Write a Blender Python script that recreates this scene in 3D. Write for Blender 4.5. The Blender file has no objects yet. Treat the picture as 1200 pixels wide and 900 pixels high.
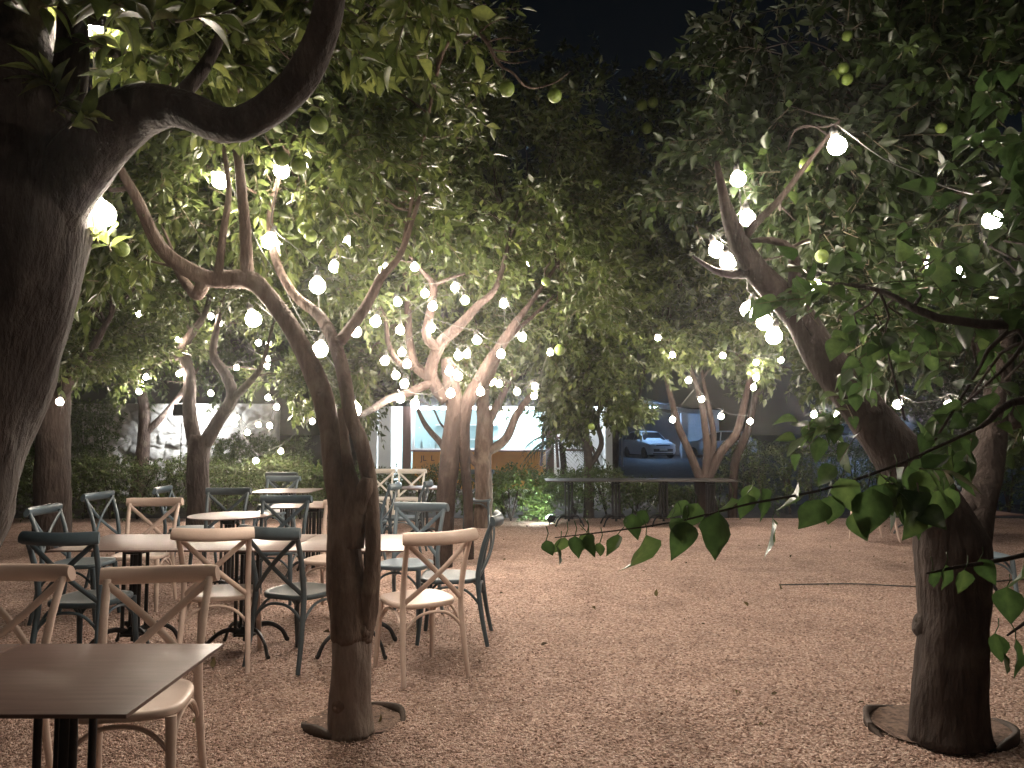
import bpy, bmesh, math, random
import numpy as np
from mathutils import Vector, Matrix, noise

R = math.radians
PI = math.pi
rnd = random.Random(7)
rng = np.random.default_rng(11)
sc = bpy.context.scene
COL = sc.collection

# ------------------------------------------------------------------ camera
CAM_H = 1.5
FPX = 900.0
PITCH = math.atan(58 / 900.0)
cp, sp = math.cos(PITCH), math.sin(PITCH)


def ray(u, v):
    a = (u - 600) / FPX
    b = (450 - v) / FPX
    return Vector((a, cp - b * sp, sp + b * cp))


def P(u, v, Y):
    d = ray(u, v)
    t = Y / d.y
    return Vector((d.x * t, Y, CAM_H + d.z * t))


def G(u, v, z=0.0):
    d = ray(u, v)
    t = (z - CAM_H) / d.z
    return Vector((d.x * t, d.y * t, z))


cam_d = bpy.data.cameras.new("camera")
cam = bpy.data.objects.new("camera", cam_d)
COL.objects.link(cam)
cam.location = (0, 0, CAM_H)
cam.rotation_euler = (PI / 2 + PITCH, 0, 0)
cam_d.sensor_width = 36
cam_d.lens = 36 * FPX / 1200
cam_d.clip_start = 0.05
cam_d.clip_end = 2000
sc.camera = cam

# ------------------------------------------------------------------ world
sc.view_settings.view_transform = "Standard"
sc.view_settings.look = "None"
sc.view_settings.exposure = 0.52
sc.view_settings.gamma = 1
w = bpy.data.worlds.new("World")
sc.world = w
w.use_nodes = True
nt = w.node_tree
bg = nt.nodes["Background"]
sky = nt.nodes.new("ShaderNodeTexSky")
sky.sky_type = "NISHITA"
sky.sun_disc = False
sky.sun_elevation = R(12)
sky.sun_rotation = R(200)
nt.links.new(sky.outputs[0], bg.inputs[0])
bg.inputs[1].default_value = 0.0009
sun_d = bpy.data.lights.new("moon_sun", "SUN")
sun_d.energy = 0.004
sun_d.angle = R(0.5)
sun_d.color = (1, 0.95, 0.88)
sun = bpy.data.objects.new("moon_sun", sun_d)
COL.objects.link(sun)
sun.rotation_euler = (R(78), 0, R(160))

# ------------------------------------------------------------------ materials


def mat(name):
    m = bpy.data.materials.new(name)
    m.use_nodes = True
    n = m.node_tree
    return m, n, n.nodes["Principled BSDF"]


def node(n, t, **kw):
    x = n.nodes.new(t)
    for k, v in kw.items():
        setattr(x, k, v)
    return x


def ramp(n, stops):
    r = n.nodes.new("ShaderNodeValToRGB")
    el = r.color_ramp.elements
    while len(el) < len(stops):
        el.new(0.5)
    for e, (p, c) in zip(el, stops):
        e.position = p
        e.color = (*c, 1)
    return r


def noise_mat(name, c1, c2, scale=20, rough=0.6, bump=0.0, bscale=None, metallic=0.0, detail=6, stretch=(1, 1, 1), spec=0.5):
    m, n, b = mat(name)
    tc = node(n, "ShaderNodeTexCoord")
    mp = node(n, "ShaderNodeMapping")
    mp.inputs["Scale"].default_value = stretch
    n.links.new(tc.outputs["Object"], mp.inputs[0])
    t = node(n, "ShaderNodeTexNoise")
    t.inputs["Scale"].default_value = scale
    t.inputs["Detail"].default_value = detail
    n.links.new(mp.outputs[0], t.inputs["Vector"])
    r = ramp(n, [(0.3, c1), (0.7, c2)])
    n.links.new(t.outputs[0], r.inputs[0])
    n.links.new(r.outputs[0], b.inputs["Base Color"])
    b.inputs["Roughness"].default_value = rough
    b.inputs["Metallic"].default_value = metallic
    b.inputs["Specular IOR Level"].default_value = spec
    if bump:
        t2 = node(n, "ShaderNodeTexNoise")
        t2.inputs["Scale"].default_value = bscale or scale * 3
        t2.inputs["Detail"].default_value = 8
        n.links.new(mp.outputs[0], t2.inputs["Vector"])
        bp = node(n, "ShaderNodeBump")
        bp.inputs["Strength"].default_value = bump
        bp.inputs["Distance"].default_value = 0.02
        n.links.new(t2.outputs[0], bp.inputs["Height"])
        n.links.new(bp.outputs[0], b.inputs["Normal"])
    return m


def emit_mat(name, col, strength):
    m, n, b = mat(name)
    n.nodes.remove(b)
    e = node(n, "ShaderNodeEmission")
    e.inputs[0].default_value = (*col, 1)
    e.inputs[1].default_value = strength
    n.links.new(e.outputs[0], n.nodes["Material Output"].inputs[0])
    return m


def leaf_mat(name, dark, mid, light, rough=0.32, trans=0.35):
    """waxy leaf: per-leaf tint, gloss on top, some light let through"""
    m, n, b = mat(name)
    at = node(n, "ShaderNodeAttribute", attribute_name="tint")
    r = ramp(n, [(0.0, dark), (0.55, mid), (1.0, light)])
    n.links.new(at.outputs["Fac"], r.inputs[0])
    tc = node(n, "ShaderNodeTexCoord")
    tx = node(n, "ShaderNodeTexNoise")
    tx.inputs["Scale"].default_value = 55
    tx.inputs["Detail"].default_value = 5
    n.links.new(tc.outputs["Object"], tx.inputs["Vector"])
    rm = ramp(n, [(0.3, (0.72, 0.74, 0.70)), (0.7, (1.22, 1.16, 1.05))])
    n.links.new(tx.outputs[0], rm.inputs[0])
    mm = node(n, "ShaderNodeMix", data_type="RGBA", blend_type="MULTIPLY")
    mm.inputs[0].default_value = 1
    n.links.new(r.outputs[0], mm.inputs[6])
    n.links.new(rm.outputs[0], mm.inputs[7])
    n.links.new(mm.outputs[2], b.inputs["Base Color"])
    bp = node(n, "ShaderNodeBump")
    bp.inputs["Strength"].default_value = 0.35
    bp.inputs["Distance"].default_value = 0.004
    n.links.new(tx.outputs[0], bp.inputs["Height"])
    n.links.new(bp.outputs[0], b.inputs["Normal"])
    b.inputs["Roughness"].default_value = rough
    b.inputs["Specular IOR Level"].default_value = 0.5
    tr = node(n, "ShaderNodeBsdfTranslucent")
    hs = node(n, "ShaderNodeHueSaturation")
    hs.inputs["Hue"].default_value = 0.49
    hs.inputs["Value"].default_value = 1.5
    n.links.new(mm.outputs[2], hs.inputs["Color"])
    n.links.new(hs.outputs[0], tr.inputs[0])
    mx = node(n, "ShaderNodeMixShader")
    mx.inputs[0].default_value = trans
    n.links.new(b.outputs[0], mx.inputs[1])
    n.links.new(tr.outputs[0], mx.inputs[2])
    n.links.new(mx.outputs[0], n.nodes["Material Output"].inputs[0])
    return m


def bark_mat(name, c1, c2, c3):
    m, n, b = mat(name)
    tc = node(n, "ShaderNodeTexCoord")
    mp = node(n, "ShaderNodeMapping")
    mp.inputs["Scale"].default_value = (1, 1, 0.28)
    n.links.new(tc.outputs["Object"], mp.inputs[0])
    t = node(n, "ShaderNodeTexNoise")
    t.inputs["Scale"].default_value = 14
    t.inputs["Detail"].default_value = 9
    t.inputs["Roughness"].default_value = 0.65
    n.links.new(mp.outputs[0], t.inputs["Vector"])
    r = ramp(n, [(0.3, c1), (0.52, c2), (0.72, c3)])
    n.links.new(t.outputs[0], r.inputs[0])
    # lichen-ish pale patches
    t3 = node(n, "ShaderNodeTexNoise")
    t3.inputs["Scale"].default_value = 4.5
    t3.inputs["Detail"].default_value = 5
    n.links.new(tc.outputs["Object"], t3.inputs["Vector"])
    r3 = ramp(n, [(0.56, (0, 0, 0)), (0.66, (1, 1, 1))])
    n.links.new(t3.outputs[0], r3.inputs[0])
    mx = node(n, "ShaderNodeMix", data_type="RGBA")
    mx.inputs[7].default_value = (c3[0] * 1.15, c3[1] * 1.2, c3[2] * 1.15, 1)
    ml = node(n, "ShaderNodeMath", operation="MULTIPLY")
    ml.inputs[1].default_value = 0.55
    n.links.new(r3.outputs[0], ml.inputs[0])
    n.links.new(ml.outputs[0], mx.inputs[0])
    n.links.new(r.outputs[0], mx.inputs[6])
    n.links.new(mx.outputs[2], b.inputs["Base Color"])
    b.inputs["Roughness"].default_value = 0.8
    b.inputs["Specular IOR Level"].default_value = 0.25
    t2 = node(n, "ShaderNodeTexNoise")
    t2.inputs["Scale"].default_value = 30
    t2.inputs["Detail"].default_value = 8
    n.links.new(mp.outputs[0], t2.inputs["Vector"])
    ad = node(n, "ShaderNodeMath", operation="ADD")
    n.links.new(t.outputs[0], ad.inputs[0])
    n.links.new(t2.outputs[0], ad.inputs[1])
    bp = node(n, "ShaderNodeBump")
    bp.inputs["Strength"].default_value = 0.85
    bp.inputs["Distance"].default_value = 0.035
    n.links.new(ad.outputs[0], bp.inputs["Height"])
    n.links.new(bp.outputs[0], b.inputs["Normal"])
    return m


def gravel_mat():
    m, n, b = mat("gravel")
    tc = node(n, "ShaderNodeTexCoord")
    out = []
    for s in (76.0, 135.0):
        v = node(n, "ShaderNodeTexVoronoi")
        v.inputs["Scale"].default_value = s
        n.links.new(tc.outputs["Object"], v.inputs["Vector"])
        out.append(v)
    bw = node(n, "ShaderNodeSeparateColor")
    n.links.new(out[0].outputs["Color"], bw.inputs[0])
    r = ramp(n, [(0.0, (0.17, 0.098, 0.074)), (0.3, (0.42, 0.272, 0.215)), (0.7, (0.60, 0.415, 0.34)), (1.0, (0.76, 0.60, 0.52))])
    n.links.new(bw.outputs[0], r.inputs[0])
    t = node(n, "ShaderNodeTexNoise")
    t.inputs["Scale"].default_value = 1.9
    t.inputs["Detail"].default_value = 9
    t.inputs["Roughness"].default_value = 0.62
    n.links.new(tc.outputs["Object"], t.inputs["Vector"])
    rr = ramp(n, [(0.28, (0.66, 0.63, 0.61)), (0.5, (1.0, 1.0, 1.0)), (0.72, (1.14, 1.14, 1.14))])
    n.links.new(t.outputs[0], rr.inputs[0])
    mx = node(n, "ShaderNodeMix", data_type="RGBA", blend_type="MULTIPLY")
    mx.inputs[0].default_value = 1
    n.links.new(r.outputs[0], mx.inputs[6])
    n.links.new(rr.outputs[0], mx.inputs[7])
    n.links.new(mx.outputs[2], b.inputs["Base Color"])
    b.inputs["Roughness"].default_value = 0.85
    b.inputs["Specular IOR Level"].default_value = 0.3
    mul = node(n, "ShaderNodeMath", operation="ADD")
    n.links.new(out[0].outputs["Distance"], mul.inputs[0])
    n.links.new(out[1].outputs["Distance"], mul.inputs[1])
    inv = node(n, "ShaderNodeMath", operation="MULTIPLY")
    inv.inputs[1].default_value = -1.0
    n.links.new(mul.outputs[0], inv.inputs[0])
    bp = node(n, "ShaderNodeBump")
    bp.inputs["Strength"].default_value = 1.0
    bp.inputs["Distance"].default_value = 0.02
    n.links.new(inv.outputs[0], bp.inputs["Height"])
    n.links.new(bp.outputs[0], b.inputs["Normal"])
    return m


M = {}
M["gravel"] = gravel_mat()
M["pebble"] = noise_mat("pebble", (0.30, 0.21, 0.16), (0.52, 0.42, 0.34), 9, 0.8, 0.2, 60)
M["soil"] = noise_mat("soil", (0.03, 0.022, 0.016), (0.07, 0.05, 0.038), 6, 0.95, 0.6, 40)
M["pit_floor"] = noise_mat("pit_floor", (0.07, 0.045, 0.034), (0.24, 0.16, 0.125), 40, .95, .8, 90)  # darker mix laid flat in place of a sunken pit floor
M["asphalt"] = noise_mat("asphalt", (0.05, 0.05, 0.052), (0.11, 0.11, 0.115), 3, 0.75, 0.3, 120)
M["bark"] = bark_mat("bark", (0.055, 0.037, 0.029), (0.125, 0.087, 0.07), (0.20, 0.15, 0.124))
M["bark_pale"] = bark_mat("bark_pale", (0.017, 0.010, 0.008), (0.032, 0.0205, 0.017), (0.058, 0.040, 0.034))
M["bark_dark"] = bark_mat("bark_dark", (0.022, 0.015, 0.013), (0.042, 0.03, 0.026), (0.07, 0.053, 0.047))  # darker bark copy; silhouette and shade put into its colour
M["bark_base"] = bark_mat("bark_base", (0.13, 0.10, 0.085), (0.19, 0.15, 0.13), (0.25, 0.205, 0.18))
M["twig"] = noise_mat("twig", (0.09, 0.075, 0.05), (0.17, 0.14, 0.09), 30, 0.8)
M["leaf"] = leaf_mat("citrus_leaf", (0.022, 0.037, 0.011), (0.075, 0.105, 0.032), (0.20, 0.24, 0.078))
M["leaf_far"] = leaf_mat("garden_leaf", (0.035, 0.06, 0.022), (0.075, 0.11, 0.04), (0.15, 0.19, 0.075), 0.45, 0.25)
M["leaf_dim"] = leaf_mat("shaded_citrus_leaf", (0.010, 0.021, 0.006), (0.022, 0.040, 0.011), (0.05, 0.08, 0.022), 0.42, 0.3)  # darker citrus leaf copy; the unlit crown's shade put into its colour
M["leaf_broad"] = leaf_mat("broad_leaf", (0.022, 0.05, 0.016), (0.05, 0.10, 0.034), (0.10, 0.165, 0.055), 0.33, 0.42)
M["leaf_hedge"] = leaf_mat("hedge_leaf", (0.030, 0.052, 0.014), (0.065, 0.10, 0.024), (0.14, 0.18, 0.045), 0.45, 0.2)
M["fruit"] = noise_mat("green_citrus", (0.10, 0.17, 0.03), (0.19, 0.25, 0.05), 3, 0.42, 0.15, 160)
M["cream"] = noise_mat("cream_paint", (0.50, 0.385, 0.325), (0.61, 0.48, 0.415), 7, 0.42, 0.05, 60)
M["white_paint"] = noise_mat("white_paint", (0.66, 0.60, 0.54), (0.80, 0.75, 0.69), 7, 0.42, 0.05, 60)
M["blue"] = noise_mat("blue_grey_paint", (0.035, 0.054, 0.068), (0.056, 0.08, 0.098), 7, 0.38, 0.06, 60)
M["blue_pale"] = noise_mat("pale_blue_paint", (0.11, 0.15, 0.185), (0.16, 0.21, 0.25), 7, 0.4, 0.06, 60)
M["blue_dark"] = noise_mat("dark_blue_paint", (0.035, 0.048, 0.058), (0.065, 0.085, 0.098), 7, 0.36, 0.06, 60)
M["tabletop"] = noise_mat("tabletop_laminate", (0.115, 0.072, 0.062), (0.165, 0.108, 0.095), 5, 0.36, 0.03, 90, stretch=(1, 9, 1))
M["table_edge"] = noise_mat("table_edge", (0.02, 0.017, 0.016), (0.035, 0.03, 0.028), 9, 0.5)
M["iron"] = noise_mat("cast_iron", (0.012, 0.012, 0.014), (0.03, 0.028, 0.03), 15, 0.42, 0.15, 60, metallic=0.4)
M["cable"] = noise_mat("cable_rubber", (0.02, 0.02, 0.02), (0.05, 0.05, 0.045), 20, 0.6)
M["bulb"] = emit_mat("bulb_glow", (1.0, 0.86, 0.70), 230)
M["bulb_low"] = emit_mat("low_bulb_glow", (1.0, 0.86, 0.70), 180)
M["edging"] = noise_mat("steel_edging", (0.03, 0.02, 0.015), (0.07, 0.045, 0.035), 14, 0.7, 0.2, 60, metallic=0.3)


# ------------------------------------------------------------------ object helpers
def tag(o, label=None, cat=None, group=None, kind=None):
    if label:
        o["label"] = label
    if cat:
        o["category"] = cat
    if group:
        o["group"] = group
    if kind:
        o["kind"] = kind
    return o


def thing(name, label, cat, loc=(0, 0, 0), rz=0.0, group=None):
    o = bpy.data.objects.new(name, None)
    COL.objects.link(o)
    o.location = loc
    o.rotation_euler = (0, 0, rz)
    o.empty_display_size = 0.1
    return tag(o, label, cat, group)


class MB:
    """collects rings, boxes and tubes; build() links them as one mesh object"""

    def __init__(self):
        self.v, self.f, self.mi, self.cur = [], [], [], 0

    def add(self, verts, faces):
        b = len(self.v)
        self.v.extend([tuple(x) for x in verts])
        for f in faces:
            self.f.append([i + b for i in f])
            self.mi.append(self.cur)

    def box(self, c, s, rot=None, taper=1.0):
        x, y, z = s[0] / 2, s[1] / 2, s[2] / 2
        vs = [Vector((sx * x * (taper if sz > 0 else 1), sy * y * (taper if sz > 0 else 1), sz * z)) for sz in (-1, 1) for sx, sy in ((-1, -1), (1, -1), (1, 1), (-1, 1))]
        if rot is not None:
            vs = [rot @ q for q in vs]
        vs = [q + Vector(c) for q in vs]
        self.add(vs, [(3, 2, 1, 0), (4, 5, 6, 7), (0, 1, 5, 4), (1, 2, 6, 5), (2, 3, 7, 6), (3, 0, 4, 7)])

    def tube(self, pts, rad, n=10, flat=None, bark=0.0, seed=0.0, cap=True, up=None):
        """swept tube; flat=(a,b) scales the section; bark adds lumps"""
        pts = [Vector(p) for p in pts]
        if not hasattr(rad, "__len__"):
            rad = [rad] * len(pts)
        vs, fs = [], []
        prev = None
        for i, p in enumerate(pts):
            t = (pts[min(i + 1, len(pts) - 1)] - pts[max(i - 1, 0)])
            if t.length < 1e-9:
                t = Vector((0, 0, 1))
            t.normalize()
            if up is not None:
                nrm = Vector(up) - t * t.dot(Vector(up))
            elif prev is None:
                a = Vector((0, 1, 0)) if abs(t.y) < 0.9 else Vector((1, 0, 0))
                nrm = a - t * t.dot(a)
            else:
                nrm = prev - t * t.dot(prev)
            nrm.normalize()
            prev = nrm
            bn = t.cross(nrm)
            for k in range(n):
                a = 2 * PI * k / n
                r = rad[i]
                if bark:
                    q = Vector((math.cos(a) * 1.3, math.sin(a) * 1.3, 0)) + p * 3.2 + Vector((seed, 0, 0))
                    r *= 1 + bark * (noise.noise(q) + 0.55 * noise.noise(q * 2.7) + 0.35 * noise.noise(Vector((q.x * 5, q.y * 5, q.z * 1.6 + 3))))
                ca, sa = math.cos(a), math.sin(a)
                if flat:
                    ca *= flat[0]
                    sa *= flat[1]
                vs.append(p + (nrm * ca + bn * sa) * r)
        m = len(pts)
        for i in range(m - 1):
            for k in range(n):
                k2 = (k + 1) % n
                fs.append((i * n + k, i * n + k2, (i + 1) * n + k2, (i + 1) * n + k))
        if cap:
            fs.append(tuple(range(n - 1, -1, -1)))
            fs.append(tuple((m - 1) * n + k for k in range(n)))
        self.add(vs, fs)

    def lathe(self, prof, c=(0, 0, 0), n=16):
        vs, fs = [], []
        for r, z in prof:
            for k in range(n):
                a = 2 * PI * k / n
                vs.append(Vector((c[0] + r * math.cos(a), c[1] + r * math.sin(a), c[2] + z)))
        for i in range(len(prof) - 1):
            for k in range(n):
                k2 = (k + 1) % n
                fs.append((i * n + k, i * n + k2, (i + 1) * n + k2, (i + 1) * n + k))
        fs.append(tuple(range(n - 1, -1, -1)))
        fs.append(tuple((len(prof) - 1) * n + k for k in range(n)))
        self.add(vs, fs)

    def mesh(self, name, smooth=True):
        me = bpy.data.meshes.new(name)
        me.from_pydata(self.v, [], self.f)
        if smooth:
            me.polygons.foreach_set("use_smooth", [True] * len(me.polygons))
        if any(self.mi):
            me.polygons.foreach_set("material_index", self.mi)
        me.update()
        return me

    def build(self, name, mats, parent=None, smooth=True, bevel=0.0, auto=True):
        me = self.mesh(name, smooth)
        for m in mats if isinstance(mats, (list, tuple)) else [mats]:
            me.materials.append(m)
        if bevel:
            bm = bmesh.new()
            bm.from_mesh(me)
            bmesh.ops.bevel(bm, geom=[e for e in bm.edges if e.calc_face_angle(0) > 0.7], offset=bevel, segments=2, affect="EDGES", profile=0.6)
            bm.to_mesh(me)
            bm.free()
        if smooth and auto:
            try:
                me.set_sharp_from_angle(angle=R(42))
            except Exception:
                pass
        return link(name, me, parent)


def link(name, me, parent=None):
    o = bpy.data.objects.new(name, me)
    COL.objects.link(o)
    if parent is not None:
        o.parent = parent
    return o


def copy_tree(o, parent=None):
    c = o.copy()
    COL.objects.link(c)
    if parent is not None:
        c.parent = parent
    for ch in [x for x in KIDS.get(o.name, [])]:
        copy_tree(ch, c)
    return c


KIDS = {}


def index_children(o):
    KIDS[o.name] = list(o.children)
    for c in o.children:
        index_children(c)


def spline(pts, rad, step=0.06):
    """Catmull-Rom resample of points with radii"""
    pts = [Vector(p) for p in pts]
    if not hasattr(rad, "__len__"):
        rad = [rad] * len(pts)
    op, orr = [], []
    for i in range(len(pts) - 1):
        p0, p1, p2, p3 = pts[max(i - 1, 0)], pts[i], pts[i + 1], pts[min(i + 2, len(pts) - 1)]
        n = max(2, int((p2 - p1).length / step))
        for k in range(n):
            t = k / n
            q = 0.5 * ((2 * p1) + (p2 - p0) * t + (2 * p0 - 5 * p1 + 4 * p2 - p3) * t * t + (3 * p1 - p0 - 3 * p2 + p3) * t ** 3)
            op.append(q)
            orr.append(rad[i] * (1 - t) + rad[i + 1] * t)
    op.append(pts[-1])
    orr.append(rad[-1])
    return op, orr


# ------------------------------------------------------------------ foliage (numpy)
LOW = np.array([(0, 0, 0), (0.42, -0.5, 0.09), (0.42, 0.5, 0.09), (1, 0, -0.12), (0.45, 0, 0)], float)
LOWF = np.array([(0, 4, 1), (1, 4, 3), (0, 2, 4), (4, 2, 3)])


def hi_leaf(widths, curl, fold):
    us = np.linspace(0, 1, len(widths))
    v = []
    for u, ww in zip(us, widths):
        h = -curl * u * u
        for s in (-1, 0, 1):
            v.append((u, s * ww, h + (fold * ww if s else 0)))
    f = []
    for i in range(len(widths) - 1):
        a, b = i * 3, i * 3 + 3
        for k in (0, 1):
            f.append((a + k, a + k + 1, b + k + 1))
            f.append((a + k, b + k + 1, b + k))
    return np.array(v, float), np.array(f)


CITRUS = hi_leaf([0.015, 0.24, 0.43, 0.50, 0.46, 0.33, 0.15, 0.0], 0.22, 0.30)
BROAD = hi_leaf([0.015, 0.40, 0.52, 0.50, 0.42, 0.29, 0.14, 0.0], 0.20, 0.22)


def nrmz(a):
    return a / np.maximum(np.linalg.norm(a, axis=-1, keepdims=True), 1e-9)


def leaf_mesh(name, org, dirs, length, mats, per=9, llen=0.09, lw=0.46, tmpl=None, droop=0.25, twig_r=0.003, tint=(0.0, 0.75), seed=0, spread=(0.6, 1.2)):
    """one mesh of leafy twigs: org, dirs (N,3), length (N,)"""
    rg = np.random.default_rng(seed + 5)
    N = len(org)
    V, F = (LOW, LOWF) if tmpl is None else tmpl
    t = np.linspace(0.12, 1.0, per)[None, :] + rg.uniform(-0.05, 0.05, (N, per))
    base = org[:, None, :] + dirs[:, None, :] * (length[:, None] * t)[..., None]
    base[..., 2] -= (0.10 * t * t * length[:, None])
    az = 2.4 * np.arange(per)[None, :] + rg.uniform(0, 6.28, (N, 1)) + rg.uniform(-0.4, 0.4, (N, per))
    helper = np.where(np.abs(dirs[:, 2:3]) < 0.9, np.array([[0, 0, 1.0]]), np.array([[1.0, 0, 0]]))
    e1 = nrmz(np.cross(dirs, helper))
    e2 = np.cross(dirs, e1)
    rad = e1[:, None, :] * np.cos(az)[..., None] + e2[:, None, :] * np.sin(az)[..., None]
    al = rg.uniform(spread[0], spread[1], (N, per)) * (1.15 - 0.5 * t)
    ld = dirs[:, None, :] * np.cos(al)[..., None] + rad * np.sin(al)[..., None]
    ld[..., 2] -= droop * rg.uniform(0.3, 1.3, (N, per))
    ld = nrmz(ld)
    up = nrmz(dirs[:, None, :] * 0.6 + np.array([0, 0, 0.8]) + rg.normal(0, 0.45, (N, per, 3)))
    side = nrmz(np.cross(ld, up))
    nor = np.cross(side, ld)
    L = llen * rg.uniform(0.6, 1.25, (N, per))
    wd = L * lw * rg.uniform(0.85, 1.15, (N, per))
    ld, side, nor, base, L, wd = (a.reshape(-1, *a.shape[2:]) for a in (ld, side, nor, base, L, wd))
    K = len(L)
    cl = rg.uniform(0.2, 1.7, K)
    pts = base[:, None, :] + ld[:, None, :] * (V[None, :, 0] * L[:, None])[..., None] + side[:, None, :] * (V[None, :, 1] * wd[:, None])[..., None] + nor[:, None, :] * (V[None, :, 2] * (L * cl)[:, None])[..., None]
    nv = len(V)
    tri = (F[None, :, :] + (np.arange(K) * nv)[:, None, None]).reshape(-1, 3)
    verts = pts.reshape(-1, 3)
    shade = np.clip(rg.beta(1.6, 2.4, K) * (tint[1] - tint[0]) + tint[0] + np.repeat(rg.uniform(-0.15, 0.2, N), per), 0, 1)
    tv = np.repeat(shade, nv) + (np.tile(np.where(V[:, 1] == 0, .22, 0.0), K) if tmpl is not None else 0)
    mi = np.zeros(len(tri), np.int32)
    # twig sticks: three-sided
    if twig_r:
        ang = np.array([0, 2.094, 4.189])
        ring = e1[:, None, :] * np.cos(ang)[None, :, None] + e2[:, None, :] * np.sin(ang)[None, :, None]
        end = org + dirs * length[:, None]
        end[:, 2] -= 0.1 * length
        midp = org + dirs * (length * 0.5)[:, None]
        midp[:, 2] -= 0.025 * length
        rows = np.concatenate([org[:, None, :] + ring * twig_r * 1.4, midp[:, None, :] + ring * twig_r, end[:, None, :] + ring * twig_r * 0.4], axis=1)
        b0 = len(verts)
        TF = []
        for s in (0, 3):
            for k in range(3):
                k2 = (k + 1) % 3
                TF += [(s + k, s + k2, s + 3 + k2), (s + k, s + 3 + k2, s + 3 + k)]
        TF = np.array(TF)
        tt = (TF[None] + (np.arange(N) * 9)[:, None, None]).reshape(-1, 3) + b0
        verts = np.concatenate([verts, rows.reshape(-1, 3)])
        tri = np.concatenate([tri, tt])
        tv = np.concatenate([tv, np.full(N * 9, 0.5)])
        mi = np.concatenate([mi, np.ones(len(tt), np.int32)])
    me = bpy.data.meshes.new(name)
    me.vertices.add(len(verts))
    me.vertices.foreach_set("co", verts.astype(np.float32).ravel())
    me.loops.add(len(tri) * 3)
    me.loops.foreach_set("vertex_index", tri.astype(np.int32).ravel())
    me.polygons.add(len(tri))
    me.polygons.foreach_set("loop_start", np.arange(0, len(tri) * 3, 3, dtype=np.int32))
    me.polygons.foreach_set("loop_total", np.full(len(tri), 3, np.int32))
    me.polygons.foreach_set("material_index", mi)
    me.polygons.foreach_set("use_smooth", np.ones(len(tri), bool))
    a = me.attributes.new("tint", "FLOAT", "POINT")
    a.data.foreach_set("value", tv.astype(np.float32))
    for m in mats:
        me.materials.append(m)
    me.update()
    me.validate()
    return me


KEEP = []  # open pockets in the crowns: (point a, point b, radius)


def clear_of(pts):
    ok = np.ones(len(pts), bool)
    for a, b, r in KEEP:
        d = b - a
        t = np.clip(((pts - a) @ d) / max(d @ d, 1e-9), 0, 1)
        q = a + t[:, None] * d
        ok &= ((pts - q) ** 2).sum(1) > r * r
    return ok


def blob_twigs(blobs, seed, tl=(0.18, 0.4), hang=0.0):
    """twig origins inside a set of ellipsoids, denser to their outside, broken into clumps"""
    rg = np.random.default_rng(seed)
    O, D, Ln = [], [], []
    for c, rr, n in blobs:
        c = np.array(c, float)
        rr = np.array(rr, float)
        n2 = int(n * 1.6)
        # clump centres
        nc = max(6, n // 24)
        dc = nrmz(rg.normal(size=(nc, 3)))
        rc = rg.uniform(0.35, 1.0, nc) ** 0.6
        cc = dc * rc[:, None]
        pick = rg.integers(0, nc, n2)
        q = cc[pick] + rg.normal(0, 0.17, (n2, 3))
        p = c + q * rr
        d = nrmz(q + 1e-6) * 0.9 + rg.normal(0, 0.55, (n2, 3))
        d[:, 2] += 0.15 - hang
        ok = clear_of(p)
        p, d = p[ok][:n], d[ok][:n]
        O.append(p)
        D.append(nrmz(d))
        Ln.append(rg.uniform(tl[0], tl[1], len(p)))
    return np.concatenate(O), np.concatenate(D), np.concatenate(Ln)


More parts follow.
